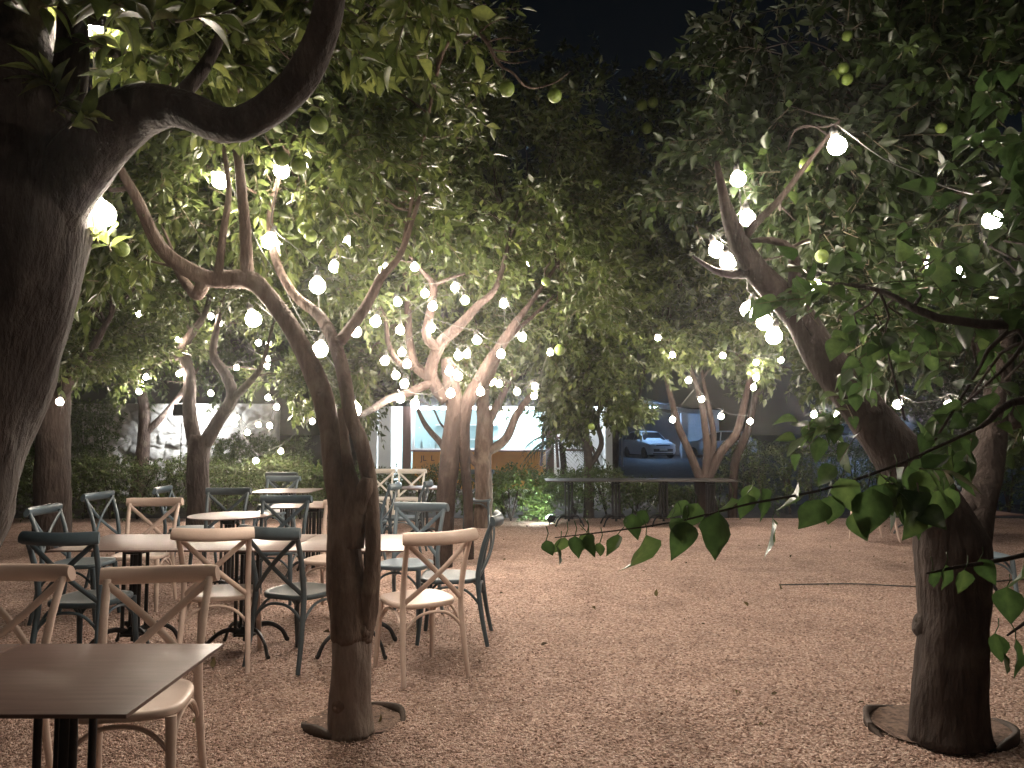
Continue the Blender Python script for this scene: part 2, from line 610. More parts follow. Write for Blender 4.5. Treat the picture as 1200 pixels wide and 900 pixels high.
def tree(name, label, cat, base, limbs, blobs, bark="bark", leaf="leaf", llen=0.09, lw=0.40, per=10, tmpl=None, seed=1, group=None, fruits=(), tl=(0.18, 0.4), hang=0.0, barkamp=0.10, sides=12, sub=4, subr=0.022, twig_r=0.003, droop=0.25, step=0.07, tint=(0.0, 0.75), extra=None, spread=(0.6, 1.2), knots=0.0, dens=1.3):
    """limbs: list of (points, radii) in world space; blobs: (centre, radii, twigs)"""
    base = Vector(base)
    root = thing(name, label, cat, base, 0, group)
    rg = random.Random(seed)
    mb = MB()
    allpts = []
    for i, lb_ in enumerate(limbs):
        pts, rad = lb_[0], lb_[1]
        mb.cur = lb_[2] if len(lb_) > 2 else 0
        p, r = spline([Vector(q) - base for q in pts], rad, step)
        mb.tube(p, r, sides, bark=barkamp, seed=seed * 3.1 + i * 0.7)
        allpts += [(q, rr) for q, rr in zip(p, r)]
        mb.cur = 0
        # pruning scars and knots
        for _ in range(int(len(p) * step * knots)):
            j = rg.randrange(2, len(p) - 2) if len(p) > 6 else 0
            if not j or r[j] < .03:
                continue
            t_ = (p[j + 1] - p[j - 1]).normalized()
            d_ = Vector((rg.gauss(0, 1), rg.gauss(-.4, 1), rg.gauss(0, .5)))
            d_ = (d_ - t_ * d_.dot(t_)).normalized()
            kr = r[j] * rg.uniform(.18, .38)
            o_ = p[j] + d_ * r[j] * .55
            e_ = d_ * r[j] + t_ * kr * rg.uniform(-.2, .8)
            mb.tube([o_, o_ + e_ * .3, o_ + e_ * .42, o_ + e_ * .50, o_ + e_ * .47], [kr * 1.5, kr * 1.25, kr * 1.05, kr * .8, kr * .35], 10, bark=.2, seed=j * .37)
    # thinner boughs feeding each leaf mass
    for c, rr, n in blobs:
        c = Vector(c) - base
        rr = Vector(rr)
        for s in range(sub):
            d = Vector((rg.gauss(0, 1), rg.gauss(0, 1), rg.gauss(0.3, 1))).normalized()
            end = c + Vector((d.x * rr.x, d.y * rr.y, d.z * rr.z)) * rg.uniform(0.3, 0.85)
            st, r0 = min(allpts, key=lambda a: (a[0] - end).length + rg.uniform(0, 0.4) + (1.2 if a[0].z < 1.1 else 0))
            r0 = min(r0 * 0.6, subr)
            mid = (st + end) * 0.5 + Vector((rg.uniform(-1, 1), rg.uniform(-1, 1), rg.uniform(-0.2, 1))) * (end - st).length * 0.14
            q = st.lerp(mid, 0.5) + Vector((rg.uniform(-1, 1), rg.uniform(-1, 1), rg.uniform(-1, 1))) * 0.05 * (end - st).length
            p, r = spline([st, q, mid, end], [r0, r0 * 0.85, r0 * 0.6, 0.004], 0.09)
            mb.tube(p, r, 6, bark=0.05, seed=s)
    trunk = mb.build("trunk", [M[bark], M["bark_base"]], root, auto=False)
    O, D, Ln = blob_twigs([(c_, r_, int(n_ * dens)) for c_, r_, n_ in blobs], seed, tl, hang)
    if extra is not None:
        O = np.concatenate([O, extra[0]])
        D = np.concatenate([D, extra[1]])
        Ln = np.concatenate([Ln, extra[2]])
    O = O - np.array(base)
    me = leaf_mesh("crown", O, D, Ln, [M[leaf], M["twig"]], per, llen, lw, tmpl, droop, twig_r, tint, seed, spread)
    link("crown", me, root)
    for i, f in enumerate(fruits):
        f, r = (f[0], f[1])
        o = link("orange", FRUIT, root)
        o.location = Vector(f) - base
        o.scale = (r, r, r * (0.95 + 0.1 * rg.random()))
        o.rotation_euler = (rg.uniform(-0.4, 0.4), rg.uniform(-0.4, 0.4), rg.uniform(0, 6))
    return root


def fruit_mesh():
    mb = MB()
    prof = [(0.0001, 1.0), (0.05, 0.975), (0.12, 0.985)]
    for k in range(1, 13):
        a = PI * k / 13
        prof.append((math.sin(a), math.cos(a)))
    prof.append((0.06, -0.985))
    prof.append((0.0001, -0.96))
    mb.lathe(prof[::-1], n=18)
    mb.tube([(0, 0, 0.95), (0.03, 0, 1.15), (0.0, 0.03, 1.5)], [0.09, 0.05, 0.04], 6)
    me = mb.mesh("orange")
    me.materials.append(M["fruit"])
    return me


FRUIT = fruit_mesh()

# ------------------------------------------------------------------ string lights
BULB_R = 0.043


def bulb_mesh(sub, m="bulb"):
    bm = bmesh.new()
    bmesh.ops.create_icosphere(bm, subdivisions=sub, radius=BULB_R)
    for v in bm.verts:  # drawn up into a neck
        if v.co.z > BULB_R * 0.55:
            k = (v.co.z / BULB_R - 0.55) / 0.45
            v.co.x *= 1 - 0.25 * k
            v.co.y *= 1 - 0.25 * k
            v.co.z += 0.012 * k
    me = bpy.data.meshes.new("bulb")
    bm.to_mesh(me)
    bm.free()
    me.polygons.foreach_set("use_smooth", [True] * len(me.polygons))
    me.materials.append(M[m])
    return me


M["bulb_weak"] = emit_mat("weak_bulb_glow", (1.0, 0.83, 0.64), 130)
M["bulb_strong"] = emit_mat("strong_bulb_glow", (1.0, 0.88, 0.74), 330)
BULB_NEAR, BULB_FAR = bulb_mesh(3, "bulb_low"), [bulb_mesh(2, "bulb_weak"), bulb_mesh(2), bulb_mesh(2), bulb_mesh(2, "bulb_strong")]
_s = MB()
_s.lathe([(0.014, 0.0), (0.019, 0.004), (0.019, 0.03), (0.013, 0.036), (0.006, 0.05)], n=10)
SOCKET = _s.mesh("socket")
SOCKET.materials.append(M["cable"])


def string_lights(label, bulbs, near=False, group="strings of globe bulbs in the orange trees"):
    """one cable with its bulbs; bulbs are world points"""
    pts = [Vector(b) for b in bulbs]
    order, left = [pts[0]], pts[1:]
    while left:
        j = min(range(len(left)), key=lambda k: (left[k] - order[-1]).length)
        order.append(left.pop(j))
    root = thing("string_lights", label, "string lights", order[0], 0, group)
    mb = MB()
    path = []
    tops = [p + Vector((0, 0, BULB_R + 0.065)) for p in order]
    for a, b in zip(tops, tops[1:]):
        L = (b - a).length
        if L > 2.2:
            if len(path) > 1:
                mb.tube(path, 0.0035, 5)
            path = []
            continue
        n = max(4, int(L / 0.08))
        for k in range(n):
            t = k / n
            q = a.lerp(b, t)
            q.z -= 4 * t * (1 - t) * L * 0.07 - 0.05 * math.sin(PI * t) * noise.noise(q * 3)
            path.append(q - order[0])
    path.append(tops[-1] - order[0])
    if len(path) > 1:
        mb.tube(path, 0.0035, 5)
    mb.build("cable", M["cable"], root, auto=False)
    for p in order:
        b = link("bulb", BULB_NEAR if near else rnd.choice(BULB_FAR), root)
        b.location = p - order[0]
        b.rotation_euler = (rnd.uniform(-0.35, 0.35), rnd.uniform(-0.35, 0.35), 0)
        s = link("socket", SOCKET, b)
        s.location = (0, 0, BULB_R + 0.006)
    for p in order:
        a = np.array(p)
        toward = np.array((0, 0, CAM_H)) - a
        toward = toward / np.linalg.norm(toward)
        KEEP.append((a, a + toward * (0.9 if near else 1.1), 0.15 if near else 0.26))
    return root


def PB(lst, Y, jit=0.5):
    return [P(u, v, Y + rnd.uniform(-jit, jit)) for u, v in lst]


exec_marker = None
# near dark tree: two large bulbs close to the trunk, an unseen third added overhead for front light
string_lights("two big globe bulbs hanging against the dark near trunk, plus one added out of view", [P(105, 32, 2.62), P(120, 251, 2.6), (-0.2, 0.7, 3.4)], True)
string_lights("sparse globe bulbs under the fork of the slim hollow tree", PB([(297, 374), (375, 410), (372, 335), (414, 480), (258, 212), (330, 200), (316, 283)], 4.38, 0.12), True)
string_lights("small globe bulbs in the leaves between hollow and central tree", PB([(408, 284), (392, 313), (417, 389), (440, 377), (450, 316)], 6.3, 0.3))
T3L = [(486, 313), (533, 337), (498, 344), (466, 354), (507, 359), (590, 356), (469, 387), (559, 399), (592, 397), (612, 395), (471, 413), (451, 423), (477, 427), (537, 417), (547, 415), (587, 415), (527, 435), (537, 441), (464, 440), (474, 450), (469, 467), (486, 473), (563, 459), (528, 461), (505, 385), (545, 352)]
string_lights("dense cluster of globe bulbs wound through the central forked tree", PB(T3L, 8.3, 0.4))
string_lights("globe bulbs on the shadowed tree behind the central tree", PB([(576, 448), (585, 450), (606, 459), (627, 453), (626, 464), (645, 413), (587, 487), (621, 308)], 10.3, 0.4))
T4L = [(163, 368), (247, 371), (257, 380), (303, 402), (315, 402), (313, 421), (313, 429), (277, 431), (209, 398), (210, 438), (247, 461), (163, 459), (171, 442)]
string_lights("globe bulbs high in the forked tree before the stone wall", PB(T4L, 12.2, 0.4))
string_lights("low globe bulbs glowing above the trimmed hedge", PB([(314, 466), (324, 477), (290, 507), (316, 499), (303, 498), (277, 490), (366, 494), (329, 529), (300, 540), (275, 497)], 12.75, 0.12))
string_lights("single globe bulb low on the reddish tree at the edge of the terrace", [P(70, 471, 9.3)])
string_lights("globe bulbs along the pale multi-stemmed tree before the carport", PB([(771, 396), (788, 416), (788, 492), (807, 446), (822, 468), (845, 488), (879, 494), (883, 454), (886, 443), (886, 425), (915, 422), (847, 417)], 12.0, 0.3))
string_lights("globe bulbs along the leaning limb of the thick tree", PB([(853, 307), (840, 293), (877, 363), (896, 378), (907, 394), (865, 210), (876, 256)], 4.3, 0.1), True)
string_lights("scattered globe bulbs among dark leaves over the thick tree, plus one added out of view", [P(981, 171, 3.6), P(1163, 258, 3.6), (3.3, -0.9, 3.2)], True)  # last bulb is unseen, added behind the camera for extra light
string_lights("faint globe bulbs far behind the drooping broad leaves", [P(956, 336, 5.2), P(1113, 476, 6.5), P(1160, 481, 6.0), P(1052, 474, 7.5), P(954, 486, 10.5), P(980, 486, 10.3), P(1092, 309, 4.8), P(1126, 321, 5.0)])

# ------------------------------------------------------------------ trees
BR = "orange trees strung with bulbs"


def thin(limbs, f):
    return [(l[0], [q * f for q in l[1]]) + tuple(l[2:]) for l in limbs]


def PL(lst):
    """[(u, v, depth, radius)] -> limb"""
    return [P(u, v, d) for u, v, d, r in lst], [r for u, v, d, r in lst]


# slim tree with hollow fork
b1 = G(412, 851)
limbs1 = [
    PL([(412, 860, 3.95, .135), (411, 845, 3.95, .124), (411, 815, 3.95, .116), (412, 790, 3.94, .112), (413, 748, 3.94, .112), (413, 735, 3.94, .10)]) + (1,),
    PL([(413, 751, 3.94, .10), (412, 744, 3.94, .128), (408, 700, 3.94, .118), (403, 645, 3.94, .098), (402, 590, 3.94, .09), (393, 545, 3.95, .07), (386, 500, 3.97, .062), (374, 452, 4.0, .064), (345, 392, 4.05, .058), (312, 345, 4.1, .056), (290, 328, 4.12, .064), (240, 325, 4.05, .05), (190, 292, 3.95, .04), (160, 232, 3.85, .03), (132, 180, 3.8, .022), (110, 110, 3.75, .014)]),
    PL([(424, 750, 3.93, .06), (431, 715, 3.92, .058), (437, 660, 3.9, .045), (436, 610, 3.9, .042), (433, 565, 3.9, .042), (424, 520, 3.88, .042), (412, 488, 3.9, .042), (398, 420, 4.0, .04), (376, 372, 4.15, .036), (345, 345, 4.25, .03), (322, 300, 4.35, .025), (318, 240, 4.4, .02), (345, 160, 4.5, .012)]),
    PL([(412, 640, 3.92, .07), (416, 590, 3.9, .06), (409, 548, 3.9, .034), (404, 515, 3.92, .026), (402, 480, 3.96, .03)]),
    PL([(420, 600, 3.89, .05), (428, 572, 3.87, .045), (431, 560, 3.86, .03)]),
    PL([(290, 332, 4.12, .05), (288, 280, 4.1, .036), (281, 200, 4.05, .03), (276, 120, 4.0, .024), (290, 30, 3.95, .016), (310, -60, 3.9, .01)]),
    PL([(398, 400, 4.0, .036), (425, 365, 4.15, .034), (447, 325, 4.3, .028), (470, 296, 4.5, .02), (492, 230, 4.7, .012)]),
    PL([(240, 326, 4.05, .045), (232, 345, 4.1, .04), (222, 338, 4.15, .03), (205, 312, 4.25, .02)]),
    PL([(256, 320, 4.05, .028), (262, 270, 4.0, .02), (268, 220, 3.95, .016), (258, 150, 3.9, .01)]),
]
bl1 = [(P(170, 250, 4.7), (.55, .6, .42), 170), (P(260, 180, 4.6), (.7, .6, .5), 260), (P(370, 190, 4.9), (.7, .7, .55), 260), (P(450, 130, 5.3), (.6, .7, .5), 200),
       (P(330, 90, 4.6), (.8, .7, .5), 260), (P(200, 80, 4.4), (.8, .6, .5), 220), (P(430, 40, 4.8), (.5, .6, .5), 130), (P(420, 250, 5.4), (.5, .6, .4), 130), (P(310, -60, 4.4), (1.0, .8, .6), 200)]
fr1 = [(P(374, 146, 3.6), .044), (P(330, 186, 3.9), .042), (P(350, 195, 3.9), .042), (P(357, 268, 4.3), .038), (P(364, 276, 4.3), .038), (P(143, 292, 3.7), .037), (P(431, 43, 4.0), .042), (P(453, 44, 4.05), .042), (P(410, 8, 3.7), .046), (P(506, 7, 3.9), .044), (P(480, -4, 3.9), .044),
       (P(594, 104, 4.2), .044), (P(650, 112, 4.3), .041)]
# bare bough reaching right with two fruit
limbs1.append(PL([(470, 296, 4.9, .012), (490, 200, 4.8, .012), (520, 60, 4.4, .011), (560, 40, 4.25, .014), (585, 75, 4.22, .01), (600, 85, 4.2, .008), (620, 103, 4.25, .006), (650, 97, 4.3, .004), (668, 84, 4.3, .002)]))
for (a, b_) in [((560, 40), (596, 20)), ((568, 50), (612, 48)), ((575, 58), (622, 56)), ((545, 30), (570, 5)), ((580, 68), (618, 72)), ((560, 42), (530, 70))]:
    m_ = ((a[0] + b_[0]) / 2 + rnd.uniform(-5, 5), (a[1] + b_[1]) / 2 + rnd.uniform(-8, 4))
    limbs1.append(PL([(a[0], a[1], 4.25, .006), (m_[0], m_[1], 4.22, .004), (b_[0], b_[1], 4.2, .002)]))
limbs1.append(PL([(588, 78, 4.22, .004), (590, 88, 4.21, .003), (594, 95, 4.2, .003)]))
tree("orange_tree", "slim grey orange tree with a split hollow trunk beside the pale chair", "tree", b1, thin(limbs1, .86), bl1, "bark", knots=2.2, llen=.095, lw=.43, dens=1.1, seed=3, group=BR, fruits=fr1, tmpl=CITRUS, sub=5, sides=20, step=0.03, barkamp=.16)

# big near dark tree
b0 = Vector((-2.55, 2.5, 0))
limbs0 = [
    ([b0 + Vector((-.05, 0, -.05)), (-2.4, 2.48, .5), P(-95, 640, 2.5), P(-45, 520, 2.5), P(0, 380, 2.48), P(24, 270, 2.45), P(26, 160, 2.45), P(20, 60, 2.5), P(10, -80, 2.55)], [.30, .26, .215, .195, .185, .205, .19, .15, .12]),
    PL([(42, 285, 2.45, .10), (92, 195, 2.4, .10), (150, 135, 2.35, .085), (205, 125, 2.3, .058), (262, 147, 2.28, .052), (300, 138, 2.25, .05), (350, 95, 2.2, .05), (380, 30, 2.15, .046), (392, -40, 2.1, .04), (410, -150, 2.0, .03)]),
    PL([(60, 180, 2.45, .08), (80, 100, 2.42, .055), (86, 20, 2.4, .045), (80, -80, 2.4, .035)]),
    PL([(195, 128, 2.3, .03), (235, 85, 2.35, .022), (262, 30, 2.4, .014), (270, -40, 2.4, .01)]),
]
bl0 = [(P(190, 20, 2.5), (.22, .3, .16), 50), (P(300, 30, 2.9), (.35, .4, .22), 70), (P(230, 75, 2.8), (.2, .3, .16), 40), (P(410, -20, 2.7), (.3, .4, .22), 55), (P(260, -120, 2.4), (.6, .6, .25), 90), (P(60, -60, 2.2), (.4, .4, .16), 50), (P(470, 10, 3.2), (.3, .4, .2), 40)]
g0 = np.random.default_rng(5)
ex = []
for u, v, d in [(72, 110, 2.15), (60, 130, 2.15), (80, 150, 2.12), (130, 295, 2.6), (115, 285, 2.6), (180, 35, 1.75), (205, 25, 1.7), (160, 15, 1.8), (240, 30, 1.9), (150, 10, 1.75), (45, 8, 1.9), (20, 5, 1.9)]:
    ex.append((P(u, v, d), nrmz(np.array([g0.normal(0, .4), g0.normal(-.2, .3), g0.uniform(-.2, 1)])), g0.uniform(.06, .11)))
ex0 = (np.array([e[0] for e in ex]), np.array([e[1] for e in ex]), np.array([e[2] for e in ex]))
tree("orange_tree", "massive dark leaning tree close by at the terrace corner", "tree", b0, limbs0, bl0, "bark_dark", knots=1.2, llen=.095, seed=8, group=BR, tmpl=CITRUS, sides=22, step=0.04, barkamp=.12, extra=ex0, sub=3, tl=(.12, .25), tint=(.15, .95), dens=1.0)

# thick right tree
b2 = G(1113, 858)
limbs2 = [
    PL([(1113, 866, 3.84, .205), (1112, 840, 3.84, .19), (1115, 760, 3.84, .18), (1118, 690, 3.84, .175), (1113, 640, 3.84, .19), (1092, 590, 3.84, .15), (1055, 535, 3.85, .13), (1005, 470, 3.9, .118), (962, 415, 3.95, .10), (934, 368, 4.0, .082), (905, 338, 4.05, .075), (877, 305, 4.05, .068), (858, 265, 4.05, .05), (848, 232, 4.05, .03), (840, 190, 4.1, .016)]),
    PL([(1120, 660, 3.84, .14), (1146, 590, 4.0, .095), (1160, 520, 4.15, .08), (1172, 430, 4.3, .065), (1195, 330, 4.5, .05), (1220, 200, 4.6, .04), (1200, 80, 4.7, .02)]),
    PL([(934, 372, 4.0, .05), (931, 330, 3.98, .036), (928, 295, 3.95, .028), (905, 282, 3.95, .02), (880, 282, 4.0, .012)]),
    PL([(866, 288, 4.05, .03), (885, 262, 4.0, .024), (908, 240, 3.95, .02), (940, 200, 3.9, .014), (985, 140, 3.9, .01)]),
    PL([(880, 318, 4.05, .045), (858, 321, 4.1, .03), (836, 316, 4.15, .018), (812, 300, 4.2, .008)]),
    PL([(1190, 500, 4.3, .05), (1140, 380, 4.6, .035), (1100, 280, 4.7, .025), (1070, 150, 4.8, .014)]),
]
bl2 = [(P(900, 60, 6.0), (.7, .7, .6), 130), (P(1000, -20, 5.6), (.9, .8, .5), 140), (P(950, 150, 4.6), (.6, .6, .5), 190), (P(1050, 110, 4.5), (.7, .7, .6), 250), (P(1150, 160, 4.4), (.7, .7, .6), 240), (P(870, 200, 5.2), (.5, .5, .45), 130), (P(1010, 250, 4.7), (.55, .6, .45), 200), (P(1120, 330, 4.6), (.6, .6, .45), 200), (P(1060, 380, 4.9), (.5, .6, .35), 140), (P(960, 280, 4.6), (.3, .4, .3), 80), (P(1100, 0, 4.4), (.9, .8, .5), 200), (P(960, 60, 4.8), (.6, .6, .45), 130), (P(1190, 420, 4.6), (.4, .5, .4), 90), (P(1150, -120, 4.2), (1.0, .9, .5), 120)]
fr2 = [(P(993, 42, 4.3), .03), (P(988, 80, 4.3), .034), (P(978, 88, 4.35), .033), (P(993, 93, 4.25), .032), (P(1080, 102, 4.2), .033), (P(945, 193, 4.2), .04), (P(963, 300, 4.1), .036), (P(1103, 150, 4.0), .03)]
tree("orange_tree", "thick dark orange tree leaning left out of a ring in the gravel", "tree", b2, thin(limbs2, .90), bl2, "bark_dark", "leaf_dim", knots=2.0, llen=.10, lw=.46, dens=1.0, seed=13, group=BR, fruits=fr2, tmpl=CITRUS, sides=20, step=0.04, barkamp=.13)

# central forked tree
b3 = G(530, 665)
D3 = b3.y
limbs3 = [
    PL([(519, 672, D3, .15), (520, 640, D3, .138), (523, 580, D3, .145), (529, 520, D3, .145), (533, 480, D3, .14), (528, 445, D3, .12), (522, 420, D3, .09)]),
    PL([(549, 655, D3 + .1, .085), (549, 600, D3 + .1, .075), (546, 555, D3 + .05, .075), (543, 520, D3 + .03, .10), (545, 480, D3, .115), (565, 440, D3, .10), (590, 400, D3 - .1, .08), (603, 380, D3 - .1, .06), (622, 355, D3, .04), (660, 300, D3 + .2, .02)]),
    PL([(524, 470, D3, .11), (505, 440, D3, .10), (515, 405, D3 - .1, .09), (535, 385, D3 - .2, .08), (560, 358, D3 - .3, .06), (582, 335, D3 - .3, .045), (600, 270, D3 - .3, .02)]),
    PL([(505, 442, D3, .09), (488, 430, D3 + .1, .07), (480, 400, D3 + .2, .06), (478, 365, D3 + .2, .055), (476, 330, D3 + .2, .04), (465, 280, D3 + .2, .02)]),
    PL([(515, 408, D3 - .1, .07), (500, 395, D3 - .2, .07), (505, 360, D3 - .2, .065), (508, 335, D3 - .2, .055), (495, 318, D3 - .2, .035), (480, 300, D3 - .2, .02)]),
    PL([(488, 430, D3 + .1, .05), (468, 425, D3, .045), (455, 402, D3, .04), (452, 375, D3, .032), (440, 350, D3, .022)]),
    PL([(505, 448, D3, .07), (480, 460, D3 - .3, .06), (455, 468, D3 - .7, .055), (432, 482, D3 - 1.1, .045), (410, 490, D3 - 1.4, .025)]),
    PL([(555, 455, D3, .06), (575, 425, D3 + .1, .05), (600, 392, D3 + .3, .04), (625, 370, D3 + .5, .03), (650, 345, D3 + .6, .015)]),
    PL([(508, 335, D3 - .2, .03), (530, 325, D3 - .2, .025), (555, 318, D3 - .1, .016)]),
    PL([(545, 500, D3, .06), (552, 470, D3 + .2, .06), (572, 448, D3 + .5, .05), (585, 420, D3 + .8, .03)]),
    PL([(530, 545, D3 - .02, .05), (517, 520, D3 + .3, .05), (500, 500, D3 + .6, .045), (490, 480, D3 + .9, .03), (485, 455, D3 + 1.0, .02)]),
]
bl3 = [(P(470, 90, 9.6), (1.0, 1.0, .7), 230), (P(560, 80, 10), (.9, 1.0, .6), 170), (P(400, 60, 9.5), (.9, 1, .7), 170), (P(440, 260, 8.6), (.9, 1.0, .7), 300), (P(530, 240, 8.6), (1.0, 1.0, .7), 330), (P(630, 240, 8.6), (.9, 1.0, .8), 300), (P(490, 170, 9.0), (1.0, 1.0, .7), 280), (P(600, 160, 9.2), (1.1, 1.0, .7), 260), (P(680, 330, 8.8), (.6, .8, .7), 200), (P(430, 390, 9.3), (.4, .6, .6), 140), (P(540, 310, 9.0), (.7, .6, .4), 200), (P(405, 330, 8.0), (.4, .6, .5), 120), (P(520, 380, 10.0), (1.0, .5, .6), 300)]
fr3 = [(P(656, 410, 8.4), .06), (P(640, 330, 8.0), .05), (P(700, 215, 8.3), .05)]
tree("orange_tree", "stout reddish central tree whose many limbs fan out full of bulbs", "tree", b3, thin(limbs3, .74), bl3, "bark_pale", knots=1.5, llen=.115, lw=.47, dens=1.0, seed=21, group=BR, fruits=fr3, sides=16, step=0.05, barkamp=.12)

# forked tree before the stone wall
b4 = G(233, 622)
D4 = b4.y
limbs4 = [
    PL([(232, 628, D4, .22), (233, 590, D4, .19), (232, 540, D4, .185), (235, 510, D4, .19)]),
    PL([(228, 520, D4, .13), (222, 480, D4, .11), (222, 440, D4, .10), (215, 410, D4, .09), (225, 390, D4, .075), (240, 368, D4 - .3, .05), (250, 330, D4 - .3, .03)]),
    PL([(240, 520, D4, .12), (258, 490, D4, .11), (272, 465, D4 - .1, .10), (265, 440, D4 - .1, .09), (250, 415, D4, .07), (255, 380, D4, .05), (265, 330, D4, .03)]),
    PL([(272, 468, D4 - .1, .07), (295, 445, D4 - .3, .055), (308, 425, D4 - .4, .04), (320, 380, D4 - .5, .02)]),
    PL([(217, 415, D4, .06), (195, 420, D4 - .1, .045), (178, 400, D4 - .2, .02)]),
]
bl4 = [(P(150, 330, 11.5), (1.4, 1.2, 1.1), 420), (P(250, 300, 11.8), (1.3, 1.2, 1.1), 420), (P(340, 340, 11.8), (1.0, 1.0, 1.1), 320), (P(120, 420, 11.5), (.8, .8, .8), 240), (P(185, 420, 12.2), (.6, .8, .6), 180), (P(340, 440, 12.6), (.7, .6, .7), 230), (P(180, 240, 12), (1.6, 1.2, 1.0), 260), (P(320, 250, 12), (1.6, 1.2, 1.0), 260)]
tree("orange_tree", "dark forked tree in front of the floodlit stone wall", "tree", b4, thin(limbs4, .9), bl4, "bark_dark", knots=1.0, llen=.125, lw=.45, dens=1.0, seed=34, group=BR, fruits=[(P(131, 373, 11), .06), (P(142, 375, 11), .06)], sides=14, step=0.08)

# reddish tree far left
b5 = G(62, 645)
D5 = b5.y
limbs5 = [
    PL([(60, 652, D5, .24), (62, 600, D5, .215), (62, 540, D5, .205), (64, 490, D5, .19), (68, 455, D5, .15)]),
    PL([(66, 470, D5, .12), (85, 440, D5 - .2, .09), (110, 405, D5 - .4, .05), (135, 360, D5 - .4, .025)]),
    PL([(62, 470, D5, .13), (48, 420, D5, .10), (40, 350, D5, .06), (30, 270, D5, .03)]),
]
bl5 = [(P(120, 330, 9.5), (.7, .9, .8), 280), (P(60, 300, 9.5), (1.0, 1.0, .8), 200), (P(130, 230, 9.4), (.9, .9, .7), 200), (P(110, 410, 9.9), (.5, .6, .5), 150), (P(30, 180, 9.5), (1.2, 1.0, .8), 120)]
tree("orange_tree", "reddish brown trunk with one low bulb beside the hedge end", "tree", b5, limbs5, bl5, "bark_dark", llen=.115, lw=.45, dens=1.0, seed=44, group=BR, sides=14, step=0.08)

# multi-stemmed pale tree before carport
b6 = G(825, 612)
D6 = b6.y
limbs6 = [
    PL([(825, 616, D6, .16), (825, 590, D6, .145), (824, 562, D6, .15)]),
    PL([(822, 565, D6, .08), (808, 530, D6, .065), (795, 500, D6, .06), (786, 465, D6, .05), (778, 430, D6, .04), (770, 395, D6, .025)]),
    PL([(825, 565, D6, .075), (829, 530, D6, .07), (826, 500, D6, .06), (822, 470, D6, .055), (812, 440, D6, .04), (800, 405, D6, .025)]),
    PL([(826, 560, D6, .06), (836, 520, D6 + .1, .055), (832, 485, D6 + .1, .05), (826, 455, D6 + .1, .035), (820, 420, D6, .02)]),
    PL([(828, 565, D6, .085), (845, 530, D6, .075), (862, 510, D6, .07), (872, 475, D6, .06), (880, 440, D6, .05), (890, 415, D6, .03), (895, 370, D6, .02)]),
    PL([(880, 440, D6, .04), (900, 430, D6 - .1, .035), (915, 420, D6 - .2, .022), (930, 380, D6 - .2, .012)]),
]
bl6 = [(P(700, 150, 13.5), (1.6, 1.2, 1.1), 260), (P(930, 130, 13.6), (1.8, 1.3, 1.2), 260), (P(800, 340, 12.8), (1.3, 1.2, 1.0), 380), (P(880, 330, 12.8), (1.2, 1.2, 1.0), 340), (P(760, 250, 13), (1.6, 1.3, 1.2), 380), (P(860, 230, 13), (1.5, 1.3, 1.2), 300), (P(770, 380, 12.9), (.6, .8, .6), 170), (P(860, 400, 12.9), (.7, .6, .4), 150), (P(800, 170, 13.2), (1.8, 1.3, 1.0), 220)]
fr6 = [(P(696, 240, 9.5), .07), (P(758, 150, 12.0), .09), (P(763, 75, 12.0), .09), (P(718, 270, 12), .08), (P(790, 265, 12), .08), (P(765, 120, 12), .09), (P(752, 123, 12), .09), (P(780, 240, 12), .08)]
tree("orange_tree", "pale multi-stemmed tree spreading in front of the blue carport", "tree", b6, limbs6, bl6, "bark_pale", llen=.14, lw=.5, dens=1.0, seed=55, group=BR, fruits=fr6, sides=12, step=0.08)

# slender stem next to it
b7 = G(859, 606)
D7 = b7.y
tree("orange_tree", "slender single stem just right of the multi-stemmed tree", "tree", b7, [
    PL([(858, 609, D7, .09), (859, 575, D7, .08), (862, 540, D7, .08), (876, 505, D7, .075), (884, 470, D7, .06), (896, 440, D7, .045), (925, 400, D7, .03), (960, 340, D7, .015)])],
     [(P(950, 330, 13.6), (1.2, 1.2, .9), 300), (P(1000, 260, 13.6), (1.6, 1.2, 1.1), 300), (P(930, 420, 13.8), (.9, .8, .6), 220), (P(1010, 420, 13.8), (1.1, .8, .7), 230)], "bark_pale", llen=.14, lw=.5, dens=1.0, seed=66, group=BR, sides=10)

# shadowed tree behind the centre, and hanging mass with thin stems
b8 = G(568, 618)
D8 = b8.y
tree("orange_tree", "shadowed grey tree behind the central one at the bright window", "tree", b8, [
    PL([(566, 622, D8, .16), (567, 580, D8, .14), (566, 540, D8, .145), (568, 500, D8, .14), (566, 470, D8, .10), (572, 440, D8, .06), (580, 400, D8, .03)]),
    PL([(570, 530, D8, .09), (592, 515, D8 - .1, .07), (606, 485, D8 - .1, .06), (622, 462, D8 - .1, .05), (640, 420, D8 - .2, .03), (660, 380, D8 - .2, .015)]),
    PL([(566, 505, D8, .09), (585, 470, D8 + .1, .06), (600, 440, D8 + .2, .05), (615, 410, D8 + .2, .02)]),
    PL([(562, 545, D8, .08), (548, 530, D8 - .1, .06), (545, 500, D8 - .2, .03)]),
], [(P(660, 350, 11.3), (.9, .9, .8), 280), (P(590, 290, 11.5), (1.2, 1, .9), 300), (P(610, 440, 13.4), (.9, .5, .36), 170), (P(500, 445, 13.6), (.9, .5, .32), 150), (P(430, 455, 13.8), (.5, .4, .5), 110), (P(660, 240, 11.6), (1.4, 1.1, 1.0), 320), (P(545, 420, 12), (.8, .5, .4), 120)], "bark", llen=.13, lw=.48, dens=1.0, seed=77, group=BR, sides=12, fruits=[(P(690, 330, 10.9), .06)])
b9 = G(690, 604)
D9 = b9.y
